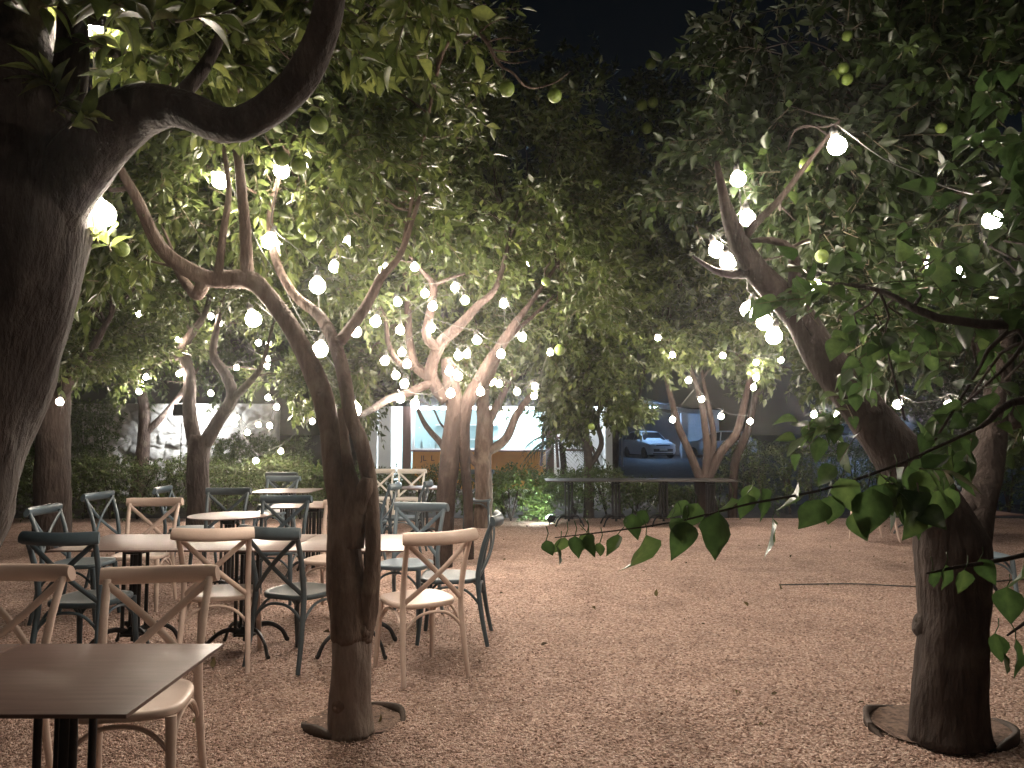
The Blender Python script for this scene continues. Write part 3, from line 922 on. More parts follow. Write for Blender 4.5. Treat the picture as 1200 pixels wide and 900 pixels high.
tree("orange_tree", "low leafy tree with thin crooked stem hanging over the long tables", "tree", b9, [
    PL([(690, 606, D9, .10), (690, 560, D9, .09), (688, 525, D9, .085), (680, 505, D9, .07), (672, 490, D9, .06), (675, 440, D9, .05), (690, 380, D9, .03)]),
    PL([(692, 545, D9, .06), (705, 520, D9, .05), (700, 490, D9, .045), (715, 440, D9, .03), (725, 380, D9, .02)]),
], [(P(670, 420, 12.6), (.8, .8, .75), 330), (P(730, 400, 12.6), (.8, .8, .8), 330), (P(700, 470, 12.8), (.7, .6, .45), 220), (P(690, 330, 12.8), (1.1, 1, .9), 330), (P(735, 460, 12.7), (.35, .5, .35), 90)], "bark_dark", llen=.13, lw=.5, dens=1.0, seed=88, group=BR, sides=10, hang=.3, fruits=[(P(693, 500, 12.0), .055)])

# broad-leaved tree from the right
KEEPS = KEEP[:]
b13 = Vector((2.7, 2.35, 0))


def bough(pts, seed, n, tl, jx=.04):
    rg = np.random.default_rng(seed)
    p, _ = spline(pts, .01, .05)
    p = [np.array(q) for q in p]
    O, D, L = [], [], []
    for _ in range(n):
        i = rg.integers(0, len(p))
        q = p[i] + rg.normal(0, jx, 3)
        d = rg.normal(0, .6, 3)
        d[2] -= .35
        O.append(q)
        D.append(nrmz(d))
        L.append(rg.uniform(*tl))
    return np.array(O), np.array(D), np.array(L)


bo1 = [P(1150, 500, 1.9), P(1050, 545, 1.8), P(960, 575, 1.7), P(880, 590, 1.62), P(800, 610, 1.58), P(720, 622, 1.55), P(650, 630, 1.55)]
bo2 = [P(1240, 640, 1.9), P(1180, 655, 1.75), P(1120, 665, 1.7), P(1085, 672, 1.7)]
bo3 = [P(1260, 690, 1.6), P(1215, 720, 1.55), P(1180, 745, 1.55)]
e1 = bough(bo1[:4], 1, 5, (.05, .09), .02)
e1b = bough(bo1[:3], 9, 5, (.05, .09), .03)
e2 = bough(bo2, 2, 1, (.04, .09), .03)
e3 = bough(bo3, 3, 1, (.05, .1), .03)
ex13 = e1
limbs13 = [
    ([b13, b13 + Vector((-.05, 0, .6)), b13 + Vector((-.1, .0, 1.3)), b13 + Vector((-.25, .1, 2.0)), b13 + Vector((-.6, .1, 2.7))], [.12, .11, .10, .08, .05]),
    ([b13 + Vector((-.1, 0, 1.35)), P(1250, 470, 2.05), P(1150, 500, 1.9)], [.03, .012, .006]),
    (bo1, [.004, .0035, .003, .0024, .0019, .0015, .001]),
    ([b13 + Vector((-.07, 0, 1.0)), P(1300, 620, 2.0), P(1240, 640, 1.9)], [.04, .02, .008]),
    (bo2, [.007, .005, .004, .002]),
    ([P(1300, 620, 2.0), P(1260, 690, 1.6)], [.012, .006]),
    (bo3, [.006, .004, .002]),
    ([b13 + Vector((-.22, .1, 1.9)), P(1150, 380, 2.3), P(1030, 340, 2.5), P(960, 330, 2.7)], [.03, .014, .008, .003]),
]
bl13 = [(P(1120, 400, 2.6), (.28, .4, .22), 22), (P(1030, 370, 2.8), (.28, .4, .2), 22), (P(1160, 480, 2.5), (.24, .4, .2), 18), (P(1150, 300, 2.6), (.24, .35, .24), 20), (P(1040, 500, 2.6), (.26, .3, .09), 14), (P(980, 400, 3.0), (.16, .3, .14), 8), (P(1250, 200, 2.6), (.4, .5, .5), 40)]
_old = [(P(1120, 400, 2.6), (.28, .4, .22), 46), (P(1030, 370, 2.8), (.28, .4, .2), 44), (P(1160, 480, 2.5), (.24, .4, .2), 40), (P(1090, 500, 2.6), (.26, .3, .15), 34), (P(1000, 530, 2.3), (.26, .3, .09), 34), (P(1160, 300, 2.6), (.24, .35, .24), 36), (P(1060, 560, 2.3), (.2, .25, .07), 20), (P(980, 400, 3.0), (.16, .3, .14), 14), (P(1170, 560, 2.3), (.14, .3, .12), 16), (P(1250, 200, 2.6), (.4, .5, .5), 60)]
BT = tree("broadleaf_tree", "broad-leaved tree whose low bough droops across the gravel", "tree", b13, limbs13, bl13, "bark_dark", "leaf_broad", llen=.085, lw=.66, per=5, tmpl=BROAD, seed=99, extra=ex13, sub=3, subr=.008, droop=.55, tl=(.08, .2), twig_r=.0018, sides=10, spread=(.5, 1.1), dens=1.0)

# the leaves that hang singly from the drooping boughs
HL = [(640, 633, 1.55, 22), (652, 641, 1.55, 25), (662, 630, 1.56, 22), (674, 628, 1.55, 26), (690, 624, 1.55, 30), (703, 636, 1.55, 20), (724, 626, 1.56, 27), (741, 602, 1.58, 30), (757, 627, 1.55, 56), (786, 608, 1.57, 30), (804, 611, 1.56, 46), (818, 590, 1.6, 34), (842, 600, 1.57, 58), (858, 583, 1.62, 36), (905, 607, 1.58, 48), (893, 572, 1.66, 40), (935, 566, 1.68, 40), (960, 585, 1.7, 46), (985, 560, 1.72, 44), (1022, 572, 1.7, 60), (1050, 548, 1.78, 56), (1080, 550, 1.8, 46), (1000, 600, 1.74, 36), (1100, 575, 1.8, 50),
      (1180, 688, 1.7, 42), (1200, 660, 1.75, 46), (1108, 662, 1.7, 30), (1130, 668, 1.7, 28), (1092, 668, 1.7, 24), (1148, 655, 1.72, 30), (1190, 748, 1.55, 46), (1166, 742, 1.55, 34), (1210, 725, 1.56, 50), (1176, 765, 1.55, 28)]


def hang_leaves():
    rg = np.random.default_rng(17)
    V, F = BROAD
    vs, fs, tv = [], [], []
    mb = MB()
    for u, v, Y, px in HL + [(u_ + dx_, v_ - 4, Y_ + .02, p_ * .8) for (u_, v_, Y_, p_), dx_ in zip(HL[3:24:2], (14, -12, 16, 12, -14, 18, -12, 16, 14, -16, 12))]:
        q = np.array(P(u, v, Y)) - np.array(b13)
        L = px * Y / FPX
        d = nrmz(np.array([rg.normal(0, .28), rg.normal(0, .3), -1.0]))
        yaw = rg.normal(0, .75)
        nn = np.array([math.sin(yaw), -math.cos(yaw), .25])
        sd = nrmz(np.cross(d, nn))
        nn = np.cross(sd, d)
        w_ = L * rg.uniform(.66, .8)
        fold = rg.uniform(.4, 1.6)
        bend = rg.normal(0, .22)
        wav = .05 * np.sin(V[:, :1] * 11 + rg.uniform(0, 6)) * np.abs(V[:, 1:2]) * 2
        pts = q + sd * (bend * V[:, :1] ** 2 * L) + nn * (wav * L) + nn * (rg.normal(0, .25) * V[:, :1] ** 2 * L) + V[:, :1] * L * d + V[:, 1:2] * w_ * sd + V[:, 2:3] * L * fold * nn
        fs.append(F + sum(len(a) for a in vs))
        vs.append(pts)
        tv += list(rg.uniform(.15, .7) + np.where(V[:, 1] == 0, .3, 0.0))
        a = Vector(q) + Vector((rg.normal(0, .01), rg.normal(0, .01), .03))
        mb.tube([a, (a + Vector(q)) / 2 + Vector((.004, 0, 0)), Vector(q)], [.0012, .001, .0011], 5)
    n0 = sum(len(a) for a in vs)
    allv = np.concatenate(vs + [np.array(mb.v)])
    me = bpy.data.meshes.new("hanging_leaves")
    me.from_pydata(allv.tolist(), [], np.concatenate(fs).tolist() + [[i + n0 for i in f] for f in mb.f])
    at = me.attributes.new("tint", "FLOAT", "POINT")
    at.data.foreach_set("value", np.array(tv + [.4] * len(mb.v), np.float32))
    me.polygons.foreach_set("use_smooth", [True] * len(me.polygons))
    me.materials.append(M["leaf_broad"])
    link("hanging_leaves", me, BT)


hang_leaves()

# dark garden trees farther back
FARG = "dark garden trees beyond the terrace"
far = [
    (-13, 17, "dark tree far back behind the massive near trunk", [(-13, 17, 4.2, 2.6, 2.2), (-10.5, 17.5, 4.8, 2.2, 2.0)]),
    (-9.0, 18.6, "thin pale stem in front of the floodlit stone wall", [(-9.6, 18.8, 4.4, 2.0, 1.9), (-7.0, 18.9, 4.8, 2.2, 2.0)]),
    (-4.2, 20.5, "dark tree between the stone wall and the bright window", [(-4.6, 20, 4.6, 2.2, 1.9), (-5.2, 19.4, 6.4, 2.4, 1.6)]),
    (2.95, 23, "tall dark tree right of the lit stair wall", [(2.4, 23, 5.6, 2.4, 1.9), (4.6, 23, 6.6, 2.6, 2.0), (0, 23, 6.3, 2.4, 1.7)]),
    (10.5, 19, "dark tree on the right beyond the carport drive", [(9.6, 19, 4.6, 2.5, 2.2), (12.5, 19, 4.6, 2.6, 2.4)]),
    (16, 18, "outermost dark tree beyond the thick right tree", [(15.6, 18, 4.4, 2.6, 2.6), (13.5, 17, 2.6, 1.8, 1.6)]),
    (9.2, 15.6, "leafy dark shrub tree behind the broad drooping leaves", [(8.2, 15.6, 2.3, 1.4, 1.5), (10.3, 15.4, 2.2, 1.6, 1.5)]),
]
for i, (x, y, lb, bls) in enumerate(far):
    base = Vector((x, y, 0))
    lims = [([base, base + Vector((.1, 0, 1.2)), base + Vector((.0, .1, 2.4)), Vector(bls[0][:3])], [.2, .15, .12, .04])]
    for q in bls[1:]:
        lims.append(([base + Vector((.05, 0, 1.4)), base.lerp(Vector((q[0], q[1], 0)), .5) + Vector((0, 0, 2.6)), Vector(q[:3])], [.09, .07, .03]))
    bb = [(Vector(q[:3]), (q[3], q[3] * .7, q[4]), 620) for q in bls]
    tree("garden_tree", lb, "tree", base, lims, bb, "bark" if i == 1 else "bark_dark", "leaf_far", llen=.17, per=8, seed=200 + i, group=FARG, sides=9, sub=4, tl=(.25, .55), step=.15)


# ------------------------------------------------------------------ shrubs and hedges
def box_twigs(x0, x1, y0, y1, z0, z1, n, seed, axis_dir=(0, -.5, .6)):
    rg = np.random.default_rng(seed)
    p = np.stack([rg.uniform(x0, x1, n), y0 + (y1 - y0) * rg.beta(1.0, 1.6, n), z0 + (z1 - z0) * rg.beta(1.6, 1.0, n)], 1)
    p[:, 2] += 0.07 * np.sin(p[:, 0] * 4.1 + seed) * (p[:, 2] - z0) / (z1 - z0)
    d = rg.normal(0, .6, (n, 3)) + np.array(axis_dir)
    return p, nrmz(d), rg.uniform(.08, .2, n)


def hedge(name, label, cat, x0, x1, y0, y1, z1, n, seed, llen=.055, leaf="leaf_hedge", group=None):
    base = Vector(((x0 + x1) / 2, (y0 + y1) / 2, 0))
    root = thing(name, label, cat, base, 0, group)
    O, D, L = box_twigs(x0, x1, y0, y1, .05, z1, n, seed)
    link("foliage", leaf_mesh("foliage", O - np.array(base), D, L, [M[leaf], M["twig"]], 7, llen, .5, None, .15, .002, (0, .8), seed), root)
    mb = MB()
    k = max(3, int((x1 - x0) / .45))
    for i in range(k):
        x = x0 + (x1 - x0) * (i + .5) / k
        y = (y0 + y1) / 2
        for s in range(3):
            a = rnd.uniform(-.2, .2)
            p, r = spline([Vector((x, y, 0)) - base, Vector((x + a, y + rnd.uniform(-.1, .1), z1 * .5)) - base, Vector((x + a * 1.8, y + rnd.uniform(-.2, .2), z1 * .9)) - base], [.02, .014, .005], .12)
            mb.tube(p, r, 5)
    mb.build("stems", M["bark_dark"], root, auto=False)
    return root


hedge("shrub", "dark rounded shrub hiding the left end of the stone wall", "shrub", -11.2, -8.75, 16.6, 17.6, 2.1, 1500, 310, .08, "leaf_far")
hedge("hedge", "trimmed green hedge running in front of the stone wall", "hedge", -9.2, -3.0, 13.0, 14.2, 1.0, 3600, 301)
hedge("hedge", "dark loose hedge behind the two far white chairs", "hedge", -2.9, .1, 13.9, 14.8, .80, 1500, 302)
hedge("hedge", "dark hedge behind the long row of empty tables", "hedge", .3, 2.05, 14.0, 14.9, .78, 1200, 303)
hedge("hedge", "very low dark planting below the view to the carport", "hedge", 2.05, 3.6, 14.0, 14.8, .52, 800, 306)
hedge("hedge", "tall dark hedge right of the multi-stemmed tree", "hedge", 3.6, 9.5, 13.9, 15.0, 1.25, 3000, 304)
hedge("hedge", "dark hedge block in front of the stone wall's right end", "hedge", -6.3, -4.3, 16.0, 16.8, 1.35, 1200, 307, .07)
br_ = thing("shrub", "glossy shrub lit bright by a garden spotlight beside the central tree", "shrub", (-.02, 13.35, 0))
O, D, L = blob_twigs([((-.02, 13.35, .5), (.5, .35, .45), 260), ((-.5, 13.4, .5), (.35, .3, .45), 160), ((.42, 13.45, .42), (.35, .3, .38), 130)], 61, (.08, .18))
link("foliage", leaf_mesh("foliage", O - np.array((-.02, 13.35, 0)), D, L, [M["leaf_hedge"], M["twig"]], 7, .075, .5, None, .15, .002, (.2, .9), 62), br_)
mb = MB()
for k in range(7):
    a = k * .9
    p, r = spline([(0, 0, 0), (.15 * math.cos(a), .1 * math.sin(a), .4), (.3 * math.cos(a), .2 * math.sin(a), .8)], [.014, .01, .004], .1)
    mb.tube(p, r, 5)
mb.build("stems", M["bark_dark"], br_, auto=False)

# ------------------------------------------------------------------ ground
def sheet(name, x0, x1, y0, y1, z, m, nx=1, ny=1, wob=None, kind="structure"):
    vs, fs = [], []
    for j in range(ny + 1):
        for i in range(nx + 1):
            x, y = x0 + (x1 - x0) * i / nx, y0 + (y1 - y0) * j / ny
            dz = wob(x, y) if wob else 0
            vs.append((x, y, z + dz))
    for j in range(ny):
        for i in range(nx):
            a = j * (nx + 1) + i
            fs.append((a, a + 1, a + nx + 2, a + nx + 1))
    mb = MB()
    mb.add(vs, fs)
    o = mb.build(name, m, None, auto=False)
    o["kind"] = kind
    return o


sheet("ground", -400, 400, -100, 700, -0.03, M["soil"])


def gw(x, y):
    return 0.012 * noise.noise(Vector((x * .9, y * .9, 0))) + 0.008 * noise.noise(Vector((x * 3, y * 3, 4))) + 0.004 * noise.noise(Vector((x * 7, y * 7, 9)))


sheet("gravel", -10, 9, -5, 13.75, 0.0, M["gravel"], 190, 190, gw)
sheet("driveway", 3.2, 60, 16.5, 60, -0.012, M["asphalt"], 20, 20)

# loose pebbles lying on the gravel near the camera
def pebble_field():
    rg = np.random.default_rng(3)
    n = 46000
    y = 2.2 + 5.8 * rg.random(n) ** 1.5
    x = rg.uniform(-.75, .75, n) * y
    bm = bmesh.new()
    bmesh.ops.create_icosphere(bm, subdivisions=1, radius=1)
    V = np.array([v.co[:] for v in bm.verts])
    F = np.array([[v.index for v in f.verts] for f in bm.faces])
    bm.free()
    s = rg.uniform(.004, .010, n)
    sc3 = np.stack([s, s * rg.uniform(.6, 1, n), s * rg.uniform(.4, .7, n)], 1)
    a = rg.uniform(0, 6.28, n)
    tl = rg.normal(0, .25, (n, 2))
    q = V[None] * sc3[:, None, :] * rg.uniform(.75, 1.25, (n, len(V), 1))
    ca, sa = np.cos(a)[:, None], np.sin(a)[:, None]
    X = q[..., 0] * ca - q[..., 1] * sa
    Y = q[..., 0] * sa + q[..., 1] * ca
    Z = q[..., 2] + X * tl[:, :1] + Y * tl[:, 1:]
    zz = np.array([gw(a_, b_) for a_, b_ in zip(x, y)]) + s * .25
    verts = np.stack([X + x[:, None], Y + y[:, None], Z + zz[:, None]], -1).reshape(-1, 3)
    tri = (F[None] + (np.arange(n) * len(V))[:, None, None]).reshape(-1, 3)
    me = bpy.data.meshes.new("pebbles")
    me.vertices.add(len(verts))
    me.vertices.foreach_set("co", verts.astype(np.float32).ravel())
    me.loops.add(len(tri) * 3)
    me.loops.foreach_set("vertex_index", tri.astype(np.int32).ravel())
    me.polygons.add(len(tri))
    me.polygons.foreach_set("loop_start", np.arange(0, len(tri) * 3, 3, dtype=np.int32))
    me.polygons.foreach_set("loop_total", np.full(len(tri), 3, np.int32))
    at = me.attributes.new("tint", "FLOAT", "POINT")
    at.data.foreach_set("value", np.repeat(rg.random(n), len(V)).astype(np.float32))
    m, nn, b = mat("pebble_tint")
    aa = node(nn, "ShaderNodeAttribute", attribute_name="tint")
    r = ramp(nn, [(0.0, (0.20, 0.12, 0.09)), (0.35, (0.45, 0.295, 0.235)), (0.75, (0.60, 0.425, 0.35)), (1.0, (0.74, 0.59, 0.51))])
    nn.links.new(aa.outputs["Fac"], r.inputs[0])
    nn.links.new(r.outputs[0], b.inputs["Base Color"])
    b.inputs["Roughness"].default_value = .8
    me.materials.append(m)
    me.update()
    o = link("pebbles", me)
    tag(o, "loose tan pebbles spread over the near gravel", "gravel", kind="stuff")


pebble_field()


# rings around the two near trunks, and the steel edging strip
def ring(label, c, r, a0, a1, hgt, tilt):
    root = thing("edging_ring", label, "edging ring", (c.x, c.y, 0), 0, "steel rings around tree bases")
    mb = MB()
    n = 48
    vs, fs = [], []
    for k in range(n + 1):
        a = a0 + (a1 - a0) * k / n
        rr = r * (1 + .04 * math.sin(a * 2 + 1))
        h = hgt * (.15 + 1.25 * math.sin(2 * a + tilt) + .25 * math.sin(5 * a))
        for rad, z in ((rr + .013, -.02), (rr + .013, h), (rr - .013, h), (rr - .013, -.02)):
            vs.append((rad * math.cos(a), rad * math.sin(a) * .95, z))
    for k in range(n):
        for q in range(4):
            q2 = (q + 1) % 4
            fs.append((k * 4 + q, k * 4 + q2, k * 4 + 4 + q2, k * 4 + 4 + q))
    fs.append((0, 1, 2, 3))
    fs.append((n * 4 + 3, n * 4 + 2, n * 4 + 1, n * 4))
    mb.add(vs, fs)
    mb.build("band", M["edging"], root, auto=False)
    mb = MB()
    vs = [(0, 0, .014)] + [(r * .97 * math.cos(2 * PI * k / 40), r * .92 * math.sin(2 * PI * k / 40), .012 + .006 * math.sin(k)) for k in range(40)]
    mb.add(vs, [(0, 1 + k, 1 + (k + 1) % 40) for k in range(40)])
    mb.build("soil", M["pit_floor"], root, auto=False)


ring("rusty ring half sunk around the slim hollow tree", b1 + Vector((0, .06, 0)), .245, R(-180), R(180), .030, 0.0)
ring("rusty ring half sunk around the thick right tree", b2 + Vector((-.02, .06, 0)), .34, R(-180), R(180), .034, R(150))
es = MB()
p, r = spline([G(913, 686) + Vector((0, 0, .006)), G(1000, 686) + Vector((0, 0, .016)), G(1085, 688) + Vector((0, 0, .010)), G(1210, 680) + Vector((0, 0, .02))], .008, .1)
es.tube(p, r, 6, flat=(1, .8))
tag(es.build("cable", M["cable"], None), "thin dark cable lying across the gravel by the thick tree", "cable")


# ------------------------------------------------------------------ chairs
def arc_pts(a, b, lift, n=8):
    a, b = Vector(a), Vector(b)
    return [a.lerp(b, k / n) + Vector(lift) * (4 * (k / n) * (1 - k / n)) for k in range(n + 1)]


def make_chair(paint):
    m = M[paint]
    root = thing("cafe_chair", "x", "chair")
    # seat: rounded trapezoid, dished
    n = 40
    out = []
    for k in range(n):
        a = 2 * PI * k / n
        ca, sa = math.cos(a), math.sin(a)
        e = .55
        x = math.copysign(abs(ca) ** e, ca) * (.215 if sa > 0 else .215 + .03 * sa)
        y = math.copysign(abs(sa) ** e, sa) * .215
        out.append((x, y))
    mb = MB()
    vs, fs = [], []
    for sca, z in ((.90, .425), (.985, .428), (1.0, .437), (1.0, .45), (.975, .459), (.88, .457), (.45, .448)):
        vs += [(x * sca, y * sca, z) for x, y in out]
    vs.append((0, 0, .447))
    for i in range(6):
        for k in range(n):
            k2 = (k + 1) % n
            fs.append((i * n + k, i * n + k2, (i + 1) * n + k2, (i + 1) * n + k))
    fs.append(tuple(range(n - 1, -1, -1)))
    fs += [(6 * n + k, 6 * n + (k + 1) % n, 7 * n) for k in range(n)]
    mb.add(vs, fs)
    mb.build("seat", m, root, auto=False)
    for s in (-1, 1):
        mb = MB()
        p, r = spline([(s * .215, -.285, 0), (s * .205, -.245, .2), (s * .195, -.215, .44), (s * .196, -.225, .56), (s * .203, -.262, .72), (s * .212, -.315, .86)], [.0145, .017, .019, .018, .017, .016], .05)
        mb.tube(p, r, 10)
        mb.build("leg", m, root)
        mb = MB()
        p, r = spline([(s * .20, .215, 0), (s * .192, .195, .2), (s * .182, .172, .43)], [.0145, .018, .021], .05)
        mb.tube(p, r, 10)
        mb.build("leg", m, root)
    # rolled top rail, bowed backwards
    mb = MB()
    pts = []
    for k in range(17):
        t = -1 + k / 8
        pts.append(Vector((t * .245, -.322 - .045 * (1 - t * t), .868 + .006 * t * t)))
    rad = [.036 if k in (0, 16) else .041 for k in range(17)]
    mb.tube(pts, rad, 14, flat=(.55, 1.0), up=(0, -1, .25))
    mb.build("top_rail", m, root)
    for s in (-1, 1):
        mb = MB()
        pts = []
        for k in range(13):
            t = k / 12
            pts.append(Vector((s * (-.19 + .395 * t), -.222 - .080 * t - .035 * math.sin(PI * t) - s * .006 * math.sin(PI * t), .475 + .365 * t)))
        mb.tube(pts, .0165, 8, flat=(.5, 1.0), up=(0, -1, 0))
        mb.build("cross_bar", m, root)
    # bent hoops under the seat
    hoops = [((-.188, .185, .29), (.188, .185, .29)), ((-.2, -.225, .29), (.2, -.225, .29)), ((-.195, -.222, .29), (-.187, .182, .29)), ((.195, -.222, .29), (.187, .182, .29))]
    for a, b in hoops:
        mb = MB()
        a, b = Vector(a), Vector(b)
        pts = []
        for k in range(15):
            t = k / 14
            pts.append(a.lerp(b, t) + Vector((0, 0, .115 * (1 - abs(2 * t - 1) ** 2.6))))
        mb.tube(pts, .0095, 8)
        mb.build("brace", m, root)
    index_children(root)
    return root


PROTO = {}
CH = "cross-back cafe chairs around the tables"
wob_r = random.Random(4)


def chair(paint, x, y, rz, label, sx=1.0):
    if paint not in PROTO:
        PROTO[paint] = make_chair(paint)
        o = PROTO[paint]
    else:
        o = copy_tree(PROTO[paint])
    o.location = (x, y, 0.004)
    o.rotation_euler = (0, 0, R(rz))
    tag(o, label, "chair", CH)
    return o


chair("cream", -1.50, 3.12, 190, "pale chair tucked in behind the nearest table, facing the camera")
chair("cream", -2.22, 3.16, 178, "pale chair cut off by the frame edge behind the nearest tables")
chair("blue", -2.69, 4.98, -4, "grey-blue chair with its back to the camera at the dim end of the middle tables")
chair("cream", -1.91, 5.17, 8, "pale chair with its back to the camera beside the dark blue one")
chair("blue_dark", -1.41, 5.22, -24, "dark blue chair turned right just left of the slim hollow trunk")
chair("cream", -.60, 4.98, 31, "pale pinkish chair angled on open gravel right of the hollow tree")
chair("blue", -.45, 5.74, 88, "dark blue chair seen from its side behind the angled pale chair")
chair("blue_pale", -.86, 6.28, 165, "pale blue chair facing the camera in front of the central trunk")
chair("cream", -1.50, 6.5, 168, "pale chair half hidden behind the slim hollow trunk")
chair("cream", -3.22, 6.75, 188, "bright pale chair facing the camera across the middle tables")
chair("blue", -3.50, 6.34, -88, "grey-blue chair in side view at the far left end of the middle tables")
chair("blue", -3.82, 7.72, -95, "small blue chair in side view before the trimmed hedge")
chair("blue", -3.55, 8.6, -86, "blue chair beside the dark forked trunk, showing its seat")
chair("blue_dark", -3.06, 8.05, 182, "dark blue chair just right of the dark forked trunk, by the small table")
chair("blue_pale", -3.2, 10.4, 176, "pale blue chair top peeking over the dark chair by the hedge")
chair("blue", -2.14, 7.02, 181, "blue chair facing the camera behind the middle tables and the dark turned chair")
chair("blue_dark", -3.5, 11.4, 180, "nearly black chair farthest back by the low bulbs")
chair("white_paint", -2.18, 12.55, 182, "left one of the two white chairs before the bright window")
chair("white_paint", -1.68, 12.5, 177, "right one of the two white chairs before the bright window")
chair("blue_dark", -1.38, 9.7, 88, "dark chair in side view below the two white chairs")
chair("blue", -1.72, 9.25, 84, "blue chair seat in side view left of the small round table")
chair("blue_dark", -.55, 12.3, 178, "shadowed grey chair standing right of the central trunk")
chair("cream", 5.05, 10.9, 95, "pale chair behind the big drooping leaves on the right")
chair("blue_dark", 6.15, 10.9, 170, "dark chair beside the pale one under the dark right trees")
chair("blue_pale", 4.05, 6.75, 178, "grey-lit chair right of the thick trunk showing its cross back")
chair("blue", 4.78, 8.6, 160, "dim chair glimpsed between the two limbs of the thick tree")


# ------------------------------------------------------------------ tables
def make_table(w, d, round_=False, top="tabletop"):
    root = thing("bistro_table", "x", "table")
    mb = MB()
    if round_:
        mb.lathe([(.36, .728), (.37, .732), (.37, .738), (.365, .74)], n=40)
    else:
        mb.box((0, 0, .734), (w, d, .012))
    mb.build("tabletop", M[top], root, bevel=0 if round_ else .002)
    mb = MB()
    mb.box((0, 0, .7235), (min(w, .62) * .6, min(d, .62) * .6, .008))
    mb.cur = 0
    for x, y in ((-.055, -.055), (.055, -.055), (.055, .055), (-.055, .055)):
        mb.tube([(x, y, .10), (x, y, .72)], .0125, 10)
    mb.tube([(0, 0, .06), (0, 0, .72)], .02, 10)
    mb.lathe([(.02, .0), (.085, .005), (.09, .02), (.05, .035), (.03, .06)], (0, 0, .10), 18)
    mb.lathe([(.06, .0), (.085, .006), (.085, .018), (.05, .028)], (0, 0, .66), 18)
    mb.build("pedestal", M["iron"], root)
    for k in range(4):
        a = PI / 4 + k * PI / 2
        pts = [Vector((r_ * math.cos(a), r_ * math.sin(a), z)) for r_, z in ((.05, .13), (.12, .155), (.20, .14), (.275, .085), (.31, .02), (.325, .008))]
        p, r = spline(pts, [.02, .017, .015, .014, .016, .018], .03)
        mb = MB()
        mb.tube(p, r, 8, flat=(.8, 1.1))
        mb.build("foot", M["iron"], root)
    index_children(root)
    return root


TAB = {}
TG = "iron-footed tables on the gravel"


def table(kind, x, y, rz, label):
    if kind not in TAB:
        TAB[kind] = make_table(.72, .70) if kind == "near" else make_table(.775, .80) if kind == "mid" else make_table(.6, .6, True) if kind == "round" else make_table(.775, .80, False, "table_edge")
        o = TAB[kind]
    else:
        o = copy_tree(TAB[kind])
    o.location = (x, y, .004)
    o.rotation_euler = (0, 0, R(rz))
    tag(o, label, "table", TG)


table("near", -1.40, 2.475, 0, "nearest brown table whose bare right end juts towards the slim tree")
table("near", -2.125, 2.465, 1.2, "table cut off by the frame edge, joined to the nearest table")
table("mid", -2.63, 5.44, 0, "dim end table of the middle row, by the grey-blue chairs")
table("mid", -1.85, 5.44, 0, "middle table of the row between the pale and dark chairs")
table("mid", -1.07, 5.44, 0, "end table of the middle row behind the hollow trunk")
table("mid", -2.12, 8.3, 0, "bright-topped table behind the middle row left of the hollow trunk")
table("round", -2.62, 7.2, 0, "small pale-topped table right of the dark forked trunk")
table("mid", -3.0, 10.3, 0, "dark table standing by the low bulbs at the hedge")
table("round", -1.25, 10.9, 0, "small thin table in front of the two white chairs")
for i, lb in enumerate(["first table of the long empty row, nearest the lit shrub", "second table of the long empty row, below the low leafy tree", "third table of the long empty row, below the white pole", "last table of the long empty row, below the carport"]):
    table("dark", .93 + i * .777, 12.7, 0, lb)
table("dark", 5.95, 11.4, 0, "dark table under the right trees beyond the drooping leaves")
table("mid", 4.35, 7.6, 10, "dark table right of the thick trunk")

# ------------------------------------------------------------------ bar building behind
M["orange"] = noise_mat("orange_panel", (0.50, 0.23, 0.045), (0.58, 0.28, 0.06), 5, .5)
M["plaster"] = noise_mat("white_plaster", (0.62, 0.66, 0.68), (0.74, 0.77, 0.78), 3, .7, .1, 40)
M["teal"] = noise_mat("teal_plaster", (0.30, 0.45, 0.47), (0.38, 0.53, 0.55), 3, .7)
M["timber"] = noise_mat("brown_timber", (0.09, 0.05, 0.045), (0.15, 0.085, 0.075), 8, .6, .2, 40, stretch=(1, 1, .2))
M["roofing"] = noise_mat("dark_roof", (0.006, 0.006, 0.006), (0.012, 0.011, 0.011), 5, .95, spec=.1)
M["lamp_white"] = emit_mat("cool_tube", (0.86, 0.94, 1.0), 110)
M["flood"] = emit_mat("floodlight_lens", (0.93, 0.97, 1.0), 330)
M["spot"] = emit_mat("spot_lens", (0.80, 1.0, 0.92), 900)
M["lamp_blue"] = emit_mat("blue_tube", (0.30, 0.56, 1.0), 400)
M["ink"] = noise_mat("black_lettering", (0.02, 0.015, 0.01), (0.03, 0.02, 0.015), 9, .5)
m, n_, b_ = mat("window_glass")
b_.inputs["Base Color"].default_value = (1, 1, 1, 1)
b_.inputs["Roughness"].default_value = 0.02
b_.inputs["Transmission Weight"].default_value = 1.0
b_.inputs["IOR"].default_value = 1.05
M["glass"] = m

BY = 20.0


def bx(u0, u1, v0, v1, y0, y1, mb=None, Y=BY):
    a, b = P(u0, v1, Y), P(u1, v0, Y)
    mb = mb or MB()
    mb.box(((a.x + b.x) / 2, (y0 + y1) / 2 - 0, (a.z + b.z) / 2), (abs(b.x - a.x), y1 - y0, abs(b.z - a.z)))
    return mb


bar = thing("bar_building", "brightly lit bar pavilion with an orange counter behind the central tree", "building", (-.6, BY, 0))
off = -Vector((-.6, BY, 0))


def bpart(name, boxes, m, bevel=0.0, parent=None):
    mb = MB()
    for (x0, x1, y0, y1, z0, z1) in boxes:
        mb.box(((x0 + x1) / 2 + off.x, (y0 + y1) / 2 + off.y, (z0 + z1) / 2), (x1 - x0, y1 - y0, z1 - z0))
    o = mb.build(name, m, bar if parent is None else parent, smooth=False, bevel=bevel)
    return o


